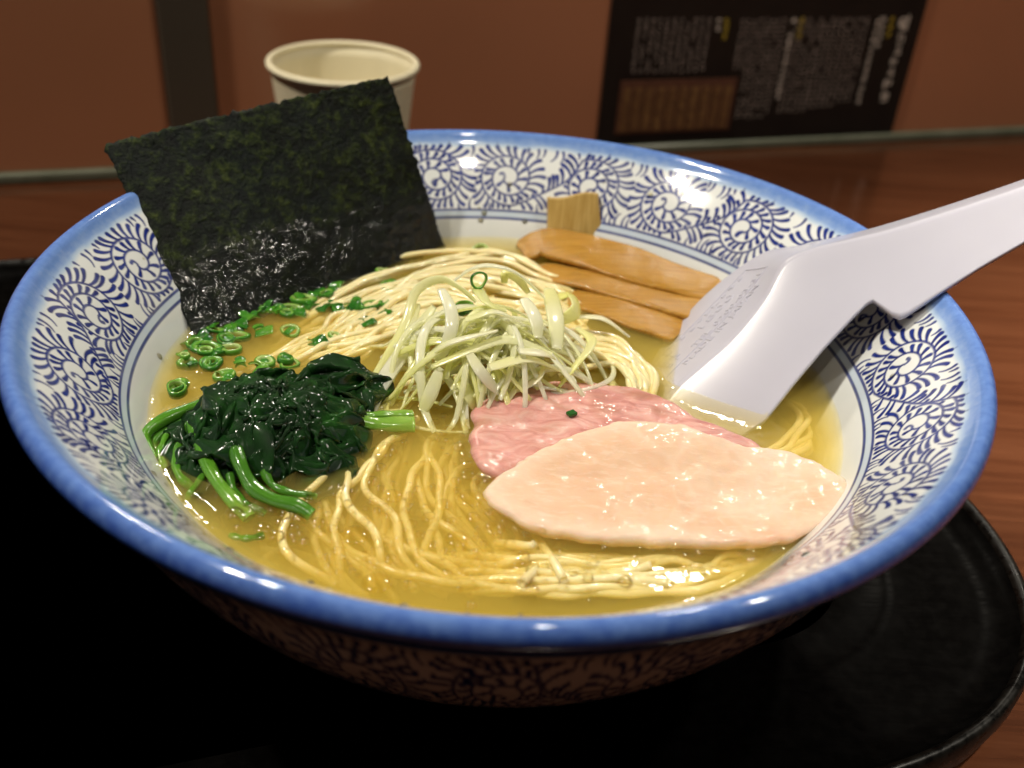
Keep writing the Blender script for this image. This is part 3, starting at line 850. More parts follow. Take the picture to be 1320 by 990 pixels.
def bar(mb_, a, b, h):
    a = np.array(a); b = np.array(b); n = 14
    d = (b - a) / np.linalg.norm(b - a); q = np.array([-d[1], d[0]]) * h
    V = []; F = []
    for i in range(n + 1):
        p_ = a + (b - a) * i / n
        for s_ in (-1, 1):
            for z_ in (-1, 1): V.append((p_[0] + q[0] * s_, p_[1] + q[1] * s_, z_))
        if i:
            o_ = (i - 1) * 4
            F += [(o_ + 1, o_ + 3, o_ + 7, o_ + 5), (o_, o_ + 1, o_ + 5, o_ + 4), (o_ + 2, o_ + 6, o_ + 7, o_ + 3)]
    mb_.add(V, F)
EMB = True

# ------------------------------------------------------------------ broth: closed body, gently domed against everything that touches it
SP_OUT = np.array([onp(838, 466, .017), Bp, Cp])
spoonpoly = np.array([at(848, 482, ZS), at(856, 496, ZS), Bp, at(925, 524, ZS), Cp, at(992, 530, ZS)])
SPIN = [(188, 560), (200, 540), (260, 518), (300, 494), (360, 484), (430, 476), (465, 500), (470, 535), (535, 548), (470, 562), (432, 560), (420, 590), (380, 616), (345, 640), (318, 662), (290, 640), (250, 622), (215, 600)]
spinpoly = outline(SPIN, ZS, 80)
G = .00044
xs = np.arange(-.0812, .0812 + G, G); NG = len(xs)
GX, GY = np.meshgrid(xs, xs, indexing='ij')
RR = np.hypot(GX, GY)
H = np.zeros_like(GX)
def men(poly, closed, h, lam):
    global H
    P = np.asarray(poly)[:, :2]
    x0, x1, y0, y1 = P[:, 0].min() - .006, P[:, 0].max() + .006, P[:, 1].min() - .006, P[:, 1].max() + .006
    i0, i1 = np.searchsorted(xs, [x0, x1]); j0, j1 = np.searchsorted(xs, [y0, y1])
    X_, Y_ = GX[i0:i1, j0:j1], GY[i0:i1, j0:j1]; D = np.full(X_.shape, 1.0)
    n = len(P)
    for i in range(n if closed else n - 1):
        a, b = P[i], P[(i + 1) % n]; d = b - a; L2 = d @ d + 1e-12
        k_ = np.clip(((X_ - a[0]) * d[0] + (Y_ - a[1]) * d[1]) / L2, 0, 1)
        D = np.minimum(D, np.hypot(X_ - a[0] - k_ * d[0], Y_ - a[1] - k_ * d[1]))
    H[i0:i1, j0:j1] = np.maximum(H[i0:i1, j0:j1], h * np.exp(-D / lam))
men(CO, True, .0019, .0012); men(PO, True, .0014, .0010); men(spoonpoly, False, .0018, .0012); men(spinpoly, True, .0016, .0011)
H = np.maximum(H, .0010 * np.exp(-np.clip(.0786 - RR, 0, 1) / .0012))
H += .00012 * np.sin(GX * 210 + 3 * np.sin(GY * 90)) * np.sin(GY * 170 + 1)
inside = RR < .0812
idm = -np.ones(GX.shape, int); idm[inside] = np.arange(inside.sum())
nt = int(inside.sum())
top = np.stack([GX[inside], GY[inside], ZS + H[inside]], -1)
inr = np.vstack([band, lower])[::-1]
zb = np.interp(RR[inside], inr[:, 0], inr[:, 1]) - .0011
zb = np.minimum(zb, top[:, 2] - .0003)
botv = np.stack([GX[inside], GY[inside], zb], -1)
q = (idm[:-1, :-1] >= 0) & (idm[1:, :-1] >= 0) & (idm[1:, 1:] >= 0) & (idm[:-1, 1:] >= 0)
I, J = np.where(q)
Qt = np.stack([idm[I, J], idm[I + 1, J], idm[I + 1, J + 1], idm[I, J + 1]], -1)
Qb = Qt[:, ::-1] + nt
E_ = np.vstack([Qt[:, [0, 1]], Qt[:, [1, 2]], Qt[:, [2, 3]], Qt[:, [3, 0]]])
key = E_[:, 0] * (nt + 1) + E_[:, 1]; rev = E_[:, 1] * (nt + 1) + E_[:, 0]
be = E_[~np.isin(key, rev)]
Qs = np.stack([be[:, 1], be[:, 0], be[:, 0] + nt, be[:, 1] + nt], -1)
broth = add('broth', mesh_np('broth', np.vstack([top, botv]), np.vstack([Qt, Qb, Qs])), m_broth)
tag(broth, 'clear golden soup broth filling the patterned bowl', 'soup')
def surf(x, y):
    i = int(round((x - xs[0]) / G)); j = int(round((y - xs[0]) / G))
    return ZS + (H[i, j] if 0 <= i < NG and 0 <= j < NG else 0)
# oil droplets
def droplet(x, y, r, h):
    q = np.array([0, .35, .62, .82, .93, 1.0]); k_ = 20
    V = [(x, y, surf(x, y) + h)]; F = []
    a = np.linspace(0, 2 * math.pi, k_, endpoint=False)
    for qq in q[1:]:
        for t in a: V.append((x + r * qq * math.cos(t), y + r * qq * math.sin(t), surf(x, y) + h * (1 - qq ** 4) - (.00006 if qq == 1 else 0)))
    for j in range(k_): F.append((0, 1 + j, 1 + (j + 1) % k_))
    for i in range(len(q) - 2):
        for j in range(k_): F.append((1 + i * k_ + j, 1 + (i + 1) * k_ + j, 1 + (i + 1) * k_ + (j + 1) % k_, 1 + i * k_ + (j + 1) % k_))
    return V, F
zones = [((382, 672), 55, 35, 60), ((560, 660), 70, 70, 70), ((620, 715), 60, 40, 60), ((500, 640), 50, 60, 40), ((455, 500), 20, 20, 14), ((730, 735), 60, 25, 40), ((600, 590), 30, 35, 26), ((600, 520), 60, 40, 30), ((330, 700), 35, 20, 26), ((930, 735), 70, 18, 24), ((450, 730), 50, 25, 25), ((300, 660), 40, 30, 22)]
placed = []; smallmb = MB()
for (c_, sx, sy, n) in zones:
    for _ in range(n * 2):
        p_ = at(c_[0] + rng.normal() * sx * .6, c_[1] + rng.normal() * sy * .6, ZS)
        r = float(np.clip(rng.lognormal(-6.72 if c_ in ((382, 672), (560, 660), (500, 640)) else -7.0, .55), .00035, .0028))
        if math.hypot(p_[0], p_[1]) > .0755: continue
        if any(math.hypot(p_[0] - a, p_[1] - b) < (r + c2) * 1.02 for a, b, c2 in placed): continue
        placed.append((p_[0], p_[1], r))
bigd = sorted(placed, key=lambda a: -a[2])
for i, (x, y, r) in enumerate(bigd):
    V, F = droplet(x, y, r, min(.0006, r * .38))
    if r > .00085 and i < 120:
        add('oil_droplet', mesh_py('droplet', V, F, True), m_oil, broth)
    else: smallmb.add(V, F)
o = add('fine_oil_droplets', smallmb.mesh('fine', True), m_oil, broth); tag(o, kind='stuff')

# drops of soup clinging to the bowl wall above the broth
spl = MB()
for _ in range(34):
    a_ = rng.uniform(0, 6.28) if rng.random() < .6 else rng.normal(1.5, .35)
    rr = rng.uniform(.0805, .0975); z_ = float(np.interp(rr, inr[:, 0], inr[:, 1]))
    nrm_ = np.array([-math.cos(a_) * .72, -math.sin(a_) * .72, .69]); c_ = np.array([rr * math.cos(a_), rr * math.sin(a_), z_])
    t1 = np.cross(nrm_, [0, 0, 1.0]); t1 /= np.linalg.norm(t1); t2 = np.cross(nrm_, t1); r_ = rng.uniform(.0003, .0009)
    V = [c_ + nrm_ * r_ * .45]; F = []
    for qi, qq in enumerate((.5, .85, 1.05)):
        for k_ in range(12):
            t = k_ / 12 * 6.2832; V.append(c_ + (t1 * math.cos(t) + t2 * math.sin(t) * 1.15) * r_ * qq + nrm_ * r_ * (.45 * (1 - qq * qq)))
    F = [(0, 1 + k_, 1 + (k_ + 1) % 12) for k_ in range(12)] + [(1 + i * 12 + k_, 13 + i * 12 + k_, 13 + i * 12 + (k_ + 1) % 12, 1 + i * 12 + (k_ + 1) % 12) for i in range(2) for k_ in range(12)]
    spl.add(V, F)
o = add('soup_splashes', spl.mesh('splashes', True), m_oil, broth); tag(o, kind='stuff')

# ================================================================== noodles
noodle_meshes = 0
def noodle(px, z, label, group, r=.00084, n=None, jit=0.0):
    """px control points with heights above the broth surface in mm"""
    P = []
    for (a, b), h in zip(px, z):
        P.append(at(a, b, ZS + h * .001))
    P = np.array(P)
    P = keep_in(P)
    L = np.linalg.norm(np.diff(P, axis=0), axis=1).sum()
    n = n or int(np.clip(L / .0016, 14, 70))
    S = spline(P, n)
    if jit:
        q = np.linspace(0, L, n); T_, B_, N_ = frames(S)
        am = rng.uniform(.0002, .0009); wl = rng.uniform(.010, .024); ph = rng.uniform(0, 6.28)
        S = S + B_ * (am * np.sin(q / wl * 6.28 + ph))[:, None] + N_ * (am * .35 * np.sin(q / wl * 5 + ph * 2))[:, None] + np.cumsum(rng.normal(0, jit, S.shape), 0) * np.array([1, 1, .4])
    S = keep_in(S)
    V, F, t = tube(S, r * (1 + .06 * np.sin(np.linspace(0, 9, n) + rng.uniform(0, 6))), k=9)
    o = add('noodle', mesh_py('noodle', V, F, True), m_noodle)
    tag(o, label, 'noodle', group); return o
def keep_in(S, marg=.0022):
    S = S.copy()
    for s in S:
        rr = math.hypot(s[0], s[1])
        zmin = np.interp(rr, inr[:, 0], inr[:, 1])
        rmax = np.interp(s[2] - .0, inr[:, 1], inr[:, 0]) - marg
        if rr > rmax: s[:2] *= rmax / rr
    return S
def J(a): return rng.uniform(-a, a)
lb = 'thin pale yellow noodle arching out of the broth beside the black seaweed'; gb = 'noodles heaped between the seaweed and the leek'
for i in range(26):
    f = i / 25
    y0 = 336 + 62 * f
    noodle([(350 + 60 * f + J(20), 430 + 60 * f + J(10)), (400 + 64 * f + J(14), 396 + 58 * f + J(8)), (470 + 30 * f + J(14), 362 + 52 * f + J(9)), (560 + J(18), y0 - 4 + J(9)), (640 + J(18), y0 - 8 + 20 * f + J(10)), (700 + J(20), y0 + 14 + J(12)), (748 + J(16), y0 + 44 + J(14))],
           [-7, -1.6 + J(.7), -.3 + J(.7), .2 + 1.2 * f + J(.7), .5 + 1.4 * f + J(.7), .2 + J(.8), -2 + J(1)], lb, gb, jit=.00003)
ll = 'thin pale noodle running beneath the chopped scallions'; gl_ = 'noodles under the scallions'
for i in range(18):
    f = i / 17
    noodle([(262 + 110 * f + J(20), 492 - 6 * f + J(10)), (350 + 70 * f + J(15), 452 + 12 * f + J(10)), (450 + 40 * f + J(12), 404 + 34 * f + J(9)), (545 + 30 * f + J(10), 372 + 40 * f + J(9)), (610 + J(20), 372 + 30 * f + J(10))],
           [-8 + J(1), -2.2 + J(1), -1.0 + J(1), .2 + J(1), .6 + J(1)], ll, gl_, jit=.00003)
lr = 'thin yellow noodle looping beside the white spoon'; gr = 'noodles looping by the spoon'
for i in range(16):
    f = i / 15
    noodle([(690 + 30 * f + J(10), 470 + J(18)), (750 + 10 * f + J(8), 430 + 40 * f + J(8)), (800 - 4 * f + J(6), 440 + 36 * f + J(6)), (838 - 26 * f + J(5), 478 + 20 * f + J(6)), (842 - 44 * f + J(5), 520 + 4 * f + J(6))],
           [-2 + J(.6), .3 + J(.6), 1.2 + J(.6), .5 + J(.6), -2.5 + J(.6)], lr, gr, jit=.00002)
ls = 'sunken pale noodle curling under the spoon edge beside the pink meat'; gs = 'noodles sunk between the spoon and the bowl wall'
for i in range(7):
    f = i / 6
    noodle([(950 + 10 * f + J(6), 606 + J(8)), (985 + 26 * f + J(6), 584 + 16 * f + J(4)), (1012 + 36 * f + J(6), 566 + 16 * f + J(4)), (1034 + 34 * f + J(5), 540 + 22 * f + J(5)), (1036 + 28 * f + J(8), 500 + 28 * f + J(6)), (1010 + 30 * f + J(8), 470 + 20 * f + J(6))],
           [-9, -2.6 - 3 * f + J(.7), -2.4 - 3 * f + J(.7), -3 - 3.5 * f + J(.8), -7 + J(1), -11], ls, gs, jit=.00002)
lf = 'sunken noodle sweeping through the broth in front of the spinach'; gf = 'noodles sunk in the front of the bowl'
front = [
    ([(500, 545), (458, 575), (425, 612), (385, 645), (366, 684), (378, 720), (430, 756)], [-2, -1.3, -.9, -.9, -1.0, -1.8, -6]),
    ([(540, 540), (500, 572), (474, 602), (440, 640), (432, 690), (445, 755)], [-2, -1.6, -1.4, -1.8, -2.4, -7]),
    ([(520, 560), (480, 590), (470, 625), (500, 665), (520, 715), (560, 760)], [-2.5, -1.4, -1.4, -2.2, -3.6, -8]),
    ([(470, 560), (448, 600), (446, 630), (462, 664), (486, 700), (505, 755)], [-4, -2, -1.0, -1.0, -1.8, -7]),
    ([(560, 570), (528, 620), (520, 670), (548, 730), (610, 768)], [-5, -2.6, -3, -3.6, -7]),
    ([(590, 560), (580, 620), (560, 680), (590, 740), (660, 770)], [-7, -4.4, -4.6, -4.8, -7]),
    ([(540, 560), (560, 600), (566, 640), (550, 700), (520, 760)], [-7, -3.4, -3.6, -4.2, -8]),
    ([(430, 690), (470, 720), (540, 745), (640, 757), (720, 764)], [-4, -4.2, -3.8, -3, -2.4]),
    ([(480, 690), (560, 720), (640, 730), (740, 735), (850, 730)], [-5, -5, -4.4, -3.4, -3]),
]
for px, z in front: noodle(px, z, lf, gf, jit=.00003)
for i in range(10):
    x0 = 440 + 28 * i
    noodle([(x0 + J(25), 560 + J(15)), (x0 - 20 + J(30), 620 + J(15)), (x0 + J(40), 690 + J(15)), (x0 + 50 + J(30), 755 + J(8))], [-5 + J(1), -6.5 + J(1.4), -7 + J(1.4), -6 + J(1)], lf, gf, jit=.00004)
for i in range(20):
    x0 = 400 + 300 * rng.random(); y0 = 570 + 60 * rng.random()
    noodle([(x0 + 30 + J(25), y0 - 40 + J(12)), (x0 - 16 + J(22), y0 + J(12)), (x0 - 22 + J(26), y0 + 52 + J(12)), (x0 + 8 + J(26), y0 + 104 + J(12)), (x0 + 70 + J(30), min(770, y0 + 150 + J(12)))],
           [-9, -5.4 + J(1.6), -5.2 + J(1.6), -5.4 + J(1.6), -8 + J(1)], lf, gf, jit=.00003)
l2 = 'pale noodle lying shallow in the broth along the lower edge of the chicken slice'; g2_ = 'noodles along the front of the chicken slice'
for i in range(20):
    f = i / 19
    noodle([(520 + 110 * rng.random(), 724 + 36 * f + J(8)), (690 + J(18), 716 + 42 * f + J(6)), (800 + J(18), 722 + 40 * f + J(6)), (900 + J(15), 716 + 40 * f + J(8)), (960 + 60 * rng.random(), 704 + 30 * f + J(8))],
           [-9 + J(2), -2.6 + J(1.6), -2.0 + J(1.4), -2.6 + J(1.4), -6 + J(1)], l2, g2_, jit=.00004)
lt = 'short noodle end poking up through the broth below the chicken slice'; gt = 'noodle ends poking out of the broth'
for px, z in (([(705, 715), (690, 735), (672, 752)], [-5, -1.0, .3]), ([(690, 690), (712, 722), (727, 748)], [-5, -.9, .3]), ([(760, 755), (815, 748), (862, 752)], [-5, -.9, .1]), ([(640, 700), (682, 704), (690, 700)], [-4, -.6, .1]), ([(760, 742), (812, 736), (838, 729)], [-4, -.5, .1])):
    noodle(px, z, lt, gt, r=.00092)
lm = 'noodle in the dense bundle beneath the shredded leek'; gm = 'noodles under the leek heap'
for i in range(34):
    a = rng.uniform(0, 6.28); x0, y0 = 620 + J(95), 452 + J(48)
    dx, dy = 70 * math.cos(a), 34 * math.sin(a)
    noodle([(x0 - dx + J(20), y0 - dy + J(14)), (x0 - dx * .3 + J(26), y0 - dy * .3 + J(16)), (x0 + dx * .4 + J(26), y0 + dy * .4 + J(16)), (x0 + dx + J(20), y0 + dy + J(14))],
           [-2 + J(1.0), 1.0 + J(1.4), 1.2 + J(1.4), -2 + J(1.0)], lm, gm, jit=.00003)
ld = 'noodle lying deep in the broth, faint and blurred'; gd = 'noodles lying deep in the bowl'
for i in range(34):
    x0, y0 = rng.uniform(330, 1010), rng.uniform(560, 745) if i % 2 else rng.uniform(430, 700)
    a = rng.uniform(0, 6.28); L = rng.uniform(60, 130)
    noodle([(x0 - L * math.cos(a), y0 - .5 * L * math.sin(a)), (x0 + J(40), y0 + J(25)), (x0 + L * math.cos(a + .6), y0 + .5 * L * math.sin(a + .6)), (x0 + L * 1.4 * math.cos(a + 1.1), y0 + .7 * L * math.sin(a + 1.1))],
           [-8 + J(2), -10 + J(3), -10 + J(3), -9 + J(2)], ld, gd, jit=.00005)

# ================================================================== leek heap
def leek_words(t):
    if t < .22: return 'thin white leek shred in the heap piled on the noodles', 'leek', 'white leek shreds in the heap'
    if t < .55: return 'thin pale green leek shred in the heap piled on the noodles', 'leek', 'pale green leek shreds in the heap'
    return 'thin yellow-green leek shred in the heap piled on the noodles', 'leek', 'yellow-green leek shreds in the heap'
def leek(px, z, w_, tint, tw=.6, th_=.0003):
    P = np.array([at(a, b, ZS + h * .001) for (a, b), h in zip(px, z)])
    n = 26
    S = spline(P, n)
    q = np.linspace(0, 1, n)
    wid = w_ * (.35 + .65 * np.sin(math.pi * np.clip(q * .9 + .06, 0, 1)) ** .5)
    V, F, t = tube(S, wid, th_ + .00012 * np.sin(q * math.pi), k=10, twist=tw)
    me = mesh_py('leek', V, F, True)
    base = np.clip(tint + .35 * (t - .5) * (1 if rng.random() < .5 else -1) + .12 * np.sin(t * 9), 0, 1)
    attr(me, 'tint', base)
    o = add('leek_shred', me, m_leek); tag(o, *leek_words(tint))
heroes = [
    ([(583, 364), (605, 348), (630, 342), (666, 352), (702, 384)], [15, 19, 21, 19, 14], .0014, .05, .5),
    ([(478, 492), (520, 422), (536, 376), (566, 360), (590, 369), (614, 389)], [.5, 7, 13, 17, 18, 15], .0012, .55, -.6),
    ([(569, 373), (581, 399), (581, 428), (564, 468)], [19, 18, 15, 9], .0017, .02, .5),
    ([(551, 459), (581, 441), (642, 426)], [10, 14, 17], .0018, .1, .4),
    ([(556, 473), (611, 450), (657, 438), (711, 458)], [9, 13, 15, 12], .0014, .5, -.5),
    ([(605, 456), (622, 482), (644, 506)], [14, 11, 5], .0017, .0, .3),
    ([(742, 408), (778, 411), (811, 434)], [5, 6, 2], .0016, .02, .5),
    ([(745, 423), (763, 441), (742, 471), (720, 500)], [7, 8, 7, 4], .0013, .7, -.8),
    ([(538, 425), (508, 470), (486, 505), (477, 535)], [7, 4, 1.5, -.2], .0021, .04, .2),
    ([(538, 392), (528, 430), (522, 470)], [10, 6, 1], .0013, .25, .4),
    ([(556, 463), (541, 470), (541, 490), (550, 503)], [9, 8, 6, 3], .0011, .05, 1.0),
    ([(590, 484), (606, 512), (613, 528)], [7, 4, 1], .0019, .75, .4),
    ([(566, 478), (556, 505), (545, 530)], [9, 5, 1], .0017, .35, .4),
    ([(676, 385), (690, 410), (694, 436)], [17, 16, 13], .0019, .0, .3),
    ([(708, 372), (716, 410), (718, 450)], [12, 12, 9], .0022, .35, .2),
    ([(716, 384), (735, 380), (742, 400), (722, 414)], [11, 11, 10, 9], .0022, .85, 1.0),
    ([(612, 366), (628, 390), (652, 400)], [17, 19, 17], .0017, .7, .5),
    ([(650, 365), (652, 352), (668, 360), (682, 378)], [16, 18, 17, 14], .0012, .6, .5),
    ([(630, 474), (680, 462), (722, 478)], [11, 12, 8], .0022, .45, .2),
    ([(668, 452), (700, 455), (713, 461)], [14, 13, 11], .0020, .15, .2),
    ([(532, 430), (545, 450), (552, 470)], [8, 6, 3], .0020, .95, .4),
    ([(600, 412), (640, 402), (676, 420)], [17, 19, 16], .0018, .3, .6),
    ([(655, 505), (690, 490), (700, 470)], [4, 7, 9], .0022, .3, .4),
    ([(560, 395), (540, 420), (515, 438)], [13, 9, 4], .0016, .15, .5),
]
for px, z, w_, tint, tw in heroes: leek(px, z, w_, tint, tw)
hc = at(632, 482, ZS)
def leek_w(S, w_, tint, tw):
    n = len(S); q = np.linspace(0, 1, n)
    wid = w_ * (.35 + .65 * np.sin(math.pi * np.clip(q * .9 + .06, 0, 1)) ** .5)
    V, F, t = tube(S, wid, .00028 + .0001 * np.sin(q * math.pi), k=8, twist=tw)
    me = mesh_py('leek', V, F, True)
    attr(me, 'tint', np.clip(tint + .4 * (t - .5) * (1 if rng.random() < .5 else -1) + .1 * np.sin(t * 9), 0, 1))
    tag(add('leek_shred', me, m_leek), *leek_words(tint))
def heap(x, y, k=1.0):
    r2 = (x / .029) ** 2 + (y / .021) ** 2
    return .0125 * k * max(0.0, 1 - r2) ** .75
for i in range(86):
    a0 = rng.uniform(0, 6.28); r0 = min(1.25, abs(rng.normal(0, .62)))
    x, y = .026 * r0 * math.cos(a0), .018 * r0 * math.sin(a0)
    hd = rng.uniform(0, 6.28); L = rng.uniform(.022, .048); curv = rng.normal(0, 45); n = 24
    xs_, ys_ = [x], [y]; a = hd
    for k_ in range(n - 1):
        a += curv * L / n; xs_.append(xs_[-1] + math.cos(a) * L / n); ys_.append(ys_[-1] + math.sin(a) * L / n)
    xs_ = np.array(xs_) - np.mean(xs_) + x; ys_ = np.array(ys_) - np.mean(ys_) + y
    q = np.linspace(0, 1, n); arch = rng.uniform(.0, .006); lay = rng.uniform(.35, 1.12)
    S = np.array([hc + np.array([xs_[k_], ys_[k_], heap(xs_[k_], ys_[k_], lay) + (.0005 if r0 > .95 else 1) * arch * math.sin(math.pi * q[k_]) - .0012]) for k_ in range(n)])
    leek_w(S, rng.uniform(.0005, .0012), float(np.clip(rng.beta(.7, 1.7), 0, 1)), rng.uniform(-1.0, 1.0))

# ================================================================== scallions
def scallion(px, py, h, r, ln, tint, tilt, az, ell, label, group):
    c_ = at(px, py, ZS + h * .001)
    n, k_ = 4, 18
    a = np.linspace(0, 2 * math.pi, k_, endpoint=False)
    wob_ = 1 + .1 * np.sin(2 * a + rng.uniform(0, 6)) + .06 * np.sin(3 * a + rng.uniform(0, 6))
    wall_ = r * (rng.uniform(.28, .55) if group else .24)
    rings = [(r, -ln / 2, 0), (r * 1.02, 0, 0), (r, ln / 2, .1), (r - wall_ * .5, ln / 2 + wall_ * .3, .45), (r - wall_, ln / 2, .7), (r - wall_ * 1.05, 0, .8), (r - wall_, -ln / 2, .7)]
    V = []; T_ = []
    Rm = np.array(Matrix.Rotation(az, 3, 'Z') @ Matrix.Rotation(tilt, 3, 'X'))
    for (q, z_, d) in rings:
        for j in range(k_):
            p_ = Rm @ np.array([q * wob_[j] * math.cos(a[j]) * ell, q * wob_[j] * math.sin(a[j]), z_]); V.append(c_ + p_); T_.append(np.clip(tint + d, 0, 1))
    me = mesh_np('scallion', V, grid_quads(len(rings), k_, True, True)); attr(me, 'tint', T_)
    o = add('scallion_ring', me, m_scal); tag(o, label, 'scallion', group)
def J_(a): return float(rng.uniform(-a, a))
ls_ = 'chopped green scallion ring floating by the black seaweed'; gs_ = 'chopped scallions by the seaweed'
Z6 = [(440, 330, 3.4, .75), (240, 270, 2.6, .1), (390, 265, 2.8, .5), (520, 240, 3.0, .45), (660, 180, 3.2, .5), (800, 105, 2.6, .55), (690, 110, 2.8, .05), (520, 140, 2.4, .2), (290, 330, 2.8, .45), (180, 420, 2.8, .15), (210, 500, 2.8, .1), (85, 500, 2.4, .3), (300, 430, 2.8, .6), (450, 500, 3.2, .45), (580, 480, 2.8, .3), (730, 400, 2.8, .2), (600, 335, 2.4, .6), (820, 360, 1.8, .7), (980, 300, 2.0, .2), (760, 225, 2.6, .05), (830, 215, 2.4, .1), (930, 185, 2.4, .6), (910, 215, 2.4, .1), (1000, 210, 2.4, .2), (1060, 200, 2.0, .4), (1060, 250, 1.8, .2), (1100, 125, 2.6, .15), (1060, 45, 2.4, .7), (1280, 170, 1.4, .4), (270, 560, 2.6, .6), (440, 545, 2.4, .65), (40, 610, 2.4, .3), (450, 180, 2.6, .1), (600, 235, 2.6, .45), (150, 370, 2.4, .05), (330, 365, 2.6, .3), (200, 320, 2.4, .2), (270, 380, 2.4, .1), (640, 240, 2.4, .4), (480, 210, 2.6, .15), (400, 215, 2.4, .1), (560, 170, 2.4, .2), (740, 140, 2.6, .1), (780, 150, 2.4, .2), (340, 300, 2.4, .2), (430, 235, 2.2, .3), (700, 215, 2.4, .2), (310, 250, 2.2, .1), (220, 450, 2.4, .3), (120, 400, 2.2, .2), (350, 500, 2.0, .6), (60, 450, 1.8, .5)]
def chip(px, py, h, r, ln, span, tint, az, tilt, label, group):
    """a split piece of scallion leaf: a curved, wet sliver of the tube"""
    c_ = at(px, py, ZS + h * .001); n, k_ = 9, 10
    Rm = np.array(Matrix.Rotation(az, 3, 'Z') @ Matrix.Rotation(tilt, 3, 'Y'))
    V = []; T_ = []
    for lay in (1.0, .8):
        for i in range(n):
            for j in range(k_):
                u, a = i / (n - 1) * 2 - 1, (j / (k_ - 1) - .5) * span
                rr = r * lay * (1 + .12 * math.sin(u * 2.2 + az))
                sk_ = .35 * math.sin(a + az)
                V.append(c_ + Rm @ np.array([u * ln / 2 + sk_ * r, rr * math.sin(a), rr * math.cos(a) - r * .6])); T_.append(np.clip(tint + (.4 if lay < 1 else 0) + .12 * u, 0, 1))
    Q = np.vstack([grid_quads(n, k_), grid_quads(n, k_, off=n * k_)[:, ::-1]])
    rim_ = [(j, j + 1) for j in range(k_ - 1)] + [(i * k_ + k_ - 1, (i + 1) * k_ + k_ - 1) for i in range(n - 1)] + [((n - 1) * k_ + j + 1, (n - 1) * k_ + j) for j in range(k_ - 1)] + [((i + 1) * k_, i * k_) for i in range(n - 1)]
    Q = np.vstack([Q, [(b, a, a + n * k_, b + n * k_) for a, b in rim_]])
    me = mesh_np('chip', V, Q); attr(me, 'tint', T_)
    tag(add('scallion_piece', me, m_scal), label, 'scallion', group)
extra = []
for (a, b, r, t) in Z6:
    if rng.random() < .9: extra.append((a + J_(26), b + J_(20), r * .8, np.clip(t + J_(.2), 0, .8)))
    if rng.random() < .5: extra.append((a + J_(34), b + J_(24), r * .7, np.clip(t + J_(.2), 0, .8)))
for q_, (a, b, r, t) in enumerate(Z6 + extra):
    px, py = 220 + a / 3.882, 340 + b / 3.882
    if rng.random() < .36:
        scallion(px, py, rng.uniform(-.7, .35), r * .00085, rng.uniform(.0006, .0014), t * .85, rng.uniform(-.3, .3), rng.uniform(0, 3), rng.uniform(.8, 1.7), ls_, gs_)
    else:
        chip(px, py, rng.uniform(-.5, .3), r * .0008, rng.uniform(.0026, .0050), rng.uniform(1.0, 2.2), .1 + t * .7, rng.uniform(0, 6.28), rng.uniform(-.3, .3), 'wet green sliver of chopped scallion floating by the black seaweed', 'scallion slivers by the seaweed')
for (a, b, r, t, lab) in [(617, 361, .0020, .1, 'small open scallion ring perched on top of the leek heap'), (598, 397, .0020, .1, 'dark scallion piece tucked in the leek heap'), (228, 502, .0022, .2, 'lone scallion piece floating between the spinach and the bowl wall'), (619, 324, .0026, .6, 'pale scallion slice floating at the back by the bowl wall')]:
    h = 20 if a == 617 else (12 if a == 598 else .3)
    scallion(a, b, h, r, .0011 if h > 15 else .0018, t, 1.2 if h > 15 else .2, .3, 1.1, lab, None)
c_ = at(737, 533, ZS + .0042)
V, F = box(c_, .0022, .0018, .0009, (.8, .6, 0), (-.6, .8, 0))
me = mesh_py('fleck', V, F, False); attr(me, 'tint', np.full(8, .05))
o = bevel(add('scallion_fleck', me, m_scal), .0003); tag(o, 'tiny dark green fleck of scallion lying on the rosy pork slice', 'scallion')

# ================================================================== spinach
spin = empty('spinach', tuple(at(350, 570, ZS))); tag(spin, 'clump of dark green boiled spinach with bright stems in the broth', 'spinach')
pc = at(352, 556, ZS)
e1 = at(470, 540, ZS) - at(200, 575, ZS); e1 /= np.linalg.norm(e1); e2 = np.cross([0, 0, 1], e1)
def mound(a, b): return max(0.0, .0085 * (1 - (a / .026) ** 2 - (b / .019) ** 2))
def leafpatch(a0, b0, la, lbb, rot, lift, seed, amp=.0046, n=44):
    V = []
    c0, s0 = math.cos(rot), math.sin(rot)
    tx, ty = rng.normal(0, .16), rng.normal(0, .16)
    for i in range(n):
        for j in range(n):
            u, v_ = i / (n - 1) * 2 - 1, j / (n - 1) * 2 - 1
            sh = (1 - .45 * u * u) * (1 + .22 * noise.noise(Vector((u * 2.4, v_ * 2.4, seed + 30))))
            x, y = u * la, v_ * lbb * sh
            wx = noise.noise(Vector((u * 2.1, v_ * 2.1, seed))); wy = noise.noise(Vector((u * 2.1, v_ * 2.1, seed + 11)))
            a = a0 + c0 * x - s0 * y + wx * .0055; b = b0 + s0 * x + c0 * y + wy * .0055
            f1 = 1 - abs(noise.noise(Vector((u * 1.5 + seed, v_ * 3.2, seed * .7)))) * 2.6
            f2 = 1 - abs(noise.noise(Vector((u * 4.0 + seed, v_ * 5.0, seed * .3)))) * 2.4
            fine = noise.noise(Vector((u * 12, v_ * 12, seed + 2))) * .07
            edge = max(abs(u), abs(v_)) ** 3
            z_ = mound(a, b) + lift + amp * (f1 * .45 + f2 * .11 + fine * .5) + tx * x + ty * y - edge * (.0045 + .5 * max(0, lift))
            V.append(pc + e1 * a + e2 * b + np.array([0, 0, z_]))
    me = mesh_np('leaf', V, grid_quads(n, n))
    o = add('leaf', me, m_spin, spin)
    s_ = o.modifiers.new('t', 'SOLIDIFY'); s_.thickness = .00035
    return o
